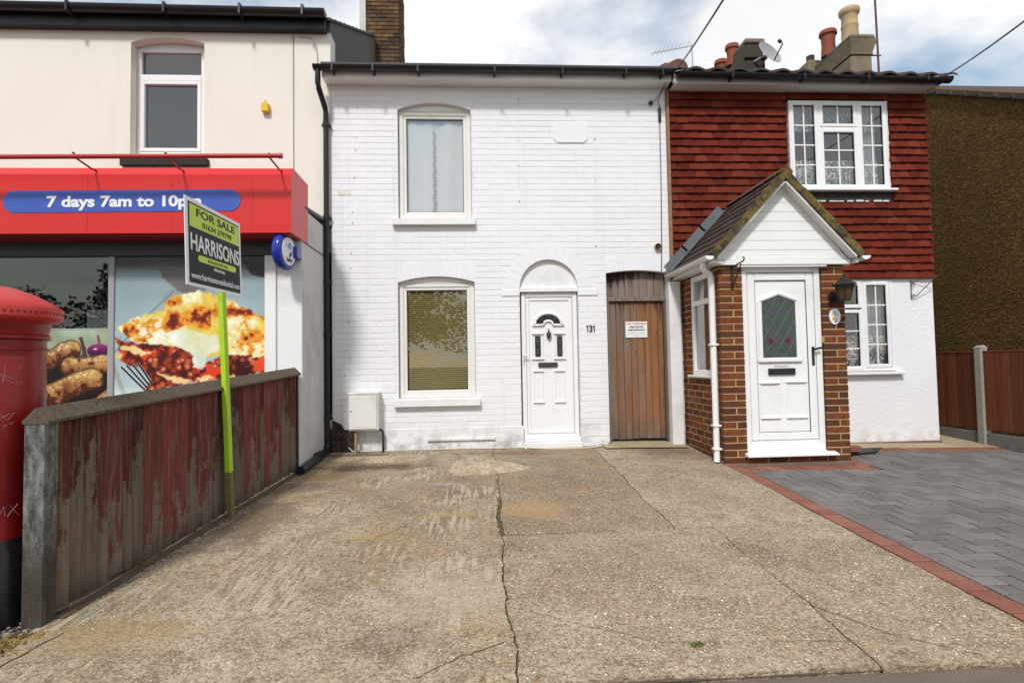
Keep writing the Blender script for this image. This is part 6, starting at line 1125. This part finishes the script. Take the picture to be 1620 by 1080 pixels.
MB().lathe([(.165, 7.70), (.155, 8.0), (.165, 8.02), (.165, 8.05), (.155, 8.06), (.150, 8.25), (.165, 8.27), (.19, 8.30), (.20, 8.37), (.19, 8.40), (.14, 8.40), (.13, 8.1)], 7.84, 3.45, 24).build('chimney_pot', 'pot_cream', BC, smooth=40); pot(BC, 7.73, 4.0, 7.7, 8.27, .155, 'pot_red'); MB().tube([(7.66, 4.55, 7.7), (7.66, 4.55, 8.02)], .09, 10).build('chimney_pot', 'soot', BC, smooth=50); MB().box(7.48, 7.90, 4.35, 5.1, 6.5, 7.85, .04).build('rear_stack', 'stack_render', BC)
MS = root('aerial_mast', 'rusty television mast clamped to the rendered chimney', 'aerial mast', (8.25, 3.2, 6.8)); MB().tube([(8.245, 3.2, 6.6), (8.235, 3.2, 7.6), (8.215, 3.2, 9.6)], .020, 8).build('pole', 'rust', MS); 
for z in (7.29, 6.93): MB().box(8.10, 8.30, 3.185, 3.215, z-.012, z+.012, .004).build('clamp', 'rust', MS)
AE = root('roof_aerial', 'thin faint aerial on a short pole above the white house roof edge', 'aerial', (4.4, 4.2, 7)); pa_ = at(1097, 112, 4.2); pt_ = at(1094, 70, 4.2); MB().tube([pa_-Vector((0, 0, .4)), pt_], .012, 6).build('pole', 'grey_metal', AE); e0 = at(1029, 85, 4.2); MB().tube([pt_-Vector((0, 0, .04)), e0], .008, 5).build('boom', 'grey_metal', AE); q = MB()
for k in range(9): c_ = pt_.lerp(e0, .1+.1*k); q.tube([c_-Vector((0, .14, 0)), c_+Vector((0, .14, 0))], .004, 4)
q.build('elements', 'grey_metal', AE)
def wire(name, a, b, label, sag=.12):
    a, b = Vector(a), Vector(b); pts = [a.lerp(b, t/14)-Vector((0, 0, sag*4*(t/14)*(1-t/14))) for t in range(15)]; tag(MB().tube(pts, .008, 5).build(name, 'cable', None, smooth=True), label, 'wire')
wire('overhead_wire', (2.72, -.22, 5.06), at(1172, -45, -4.5), 'overhead wire rising from the eaves between the two houses', .02); wire('overhead_wire', (6.50, -.2, 5.0), at(1680, -12, -4.0), 'overhead wire rising from the far end of the tile hung house gutter', .03)
# ------------------------------------------------------------------ across the road (what the windows mirror)
def tree(x, y, h, rad, seed, label):
    t = root('street_tree', label, 'tree', (x, y, -.3), 'trees across the road'); r_ = random.Random(seed); q = MB(); q.tube([(x, y, -.4), (x+.1, y, h*.25), (x-.1, y+.1, h*.5), (x, y, h*.8)], [.24, .18, .12, .04], 8)
    for k in range(7): a = r_.uniform(0, 6.28); z0 = h*r_.uniform(.3, .6); q.tube([(x, y, z0), (x+math.cos(a)*rad*.4, y+math.sin(a)*rad*.4, z0+h*.15), (x+math.cos(a)*rad*.8, y+math.sin(a)*rad*.8, z0+h*.22)], [.08, .05, .015], 6)
    q.build('trunk', 'bark', t); c = MB(); cl = [(r_.gauss(0, rad*.42), r_.gauss(0, rad*.42), h*.62+r_.gauss(0, h*.16), r_.uniform(.25, .5)*rad) for _ in range(26)]
    for k in range(5200):
        cx_, cy_, cz_, cr = r_.choice(cl); u = Vector((r_.gauss(0, 1), r_.gauss(0, 1), r_.gauss(0, 1))).normalized()*cr*r_.random()**.4; p_ = Vector((x+cx_, y+cy_, cz_))+u; a = Vector((r_.gauss(0, 1), r_.gauss(0, 1), r_.gauss(0, 1))).normalized()*.13; b = a.cross(Vector((r_.gauss(0, 1), r_.gauss(0, 1), r_.gauss(0, 1)))).normalized()*.07; c.add([p_-a, p_+b, p_+a, p_-b], [(0, 1, 2, 3)])
    c.build('crown', 'leaf', t)
for i, (x, y, h, rd_) in enumerate(((-9.5, -21, 5.0, 2.6), (-4.0, -22, 6.2, 2.8), (1.5, -21, 4.4, 2.4), (8.0, -22, 5.6, 2.8), (15, -21.5, 5.2, 2.6), (-17, -22, 5.4, 2.8))): tree(x, y, h, rd_, 40+i, 'leafy street tree on the far pavement across the road')
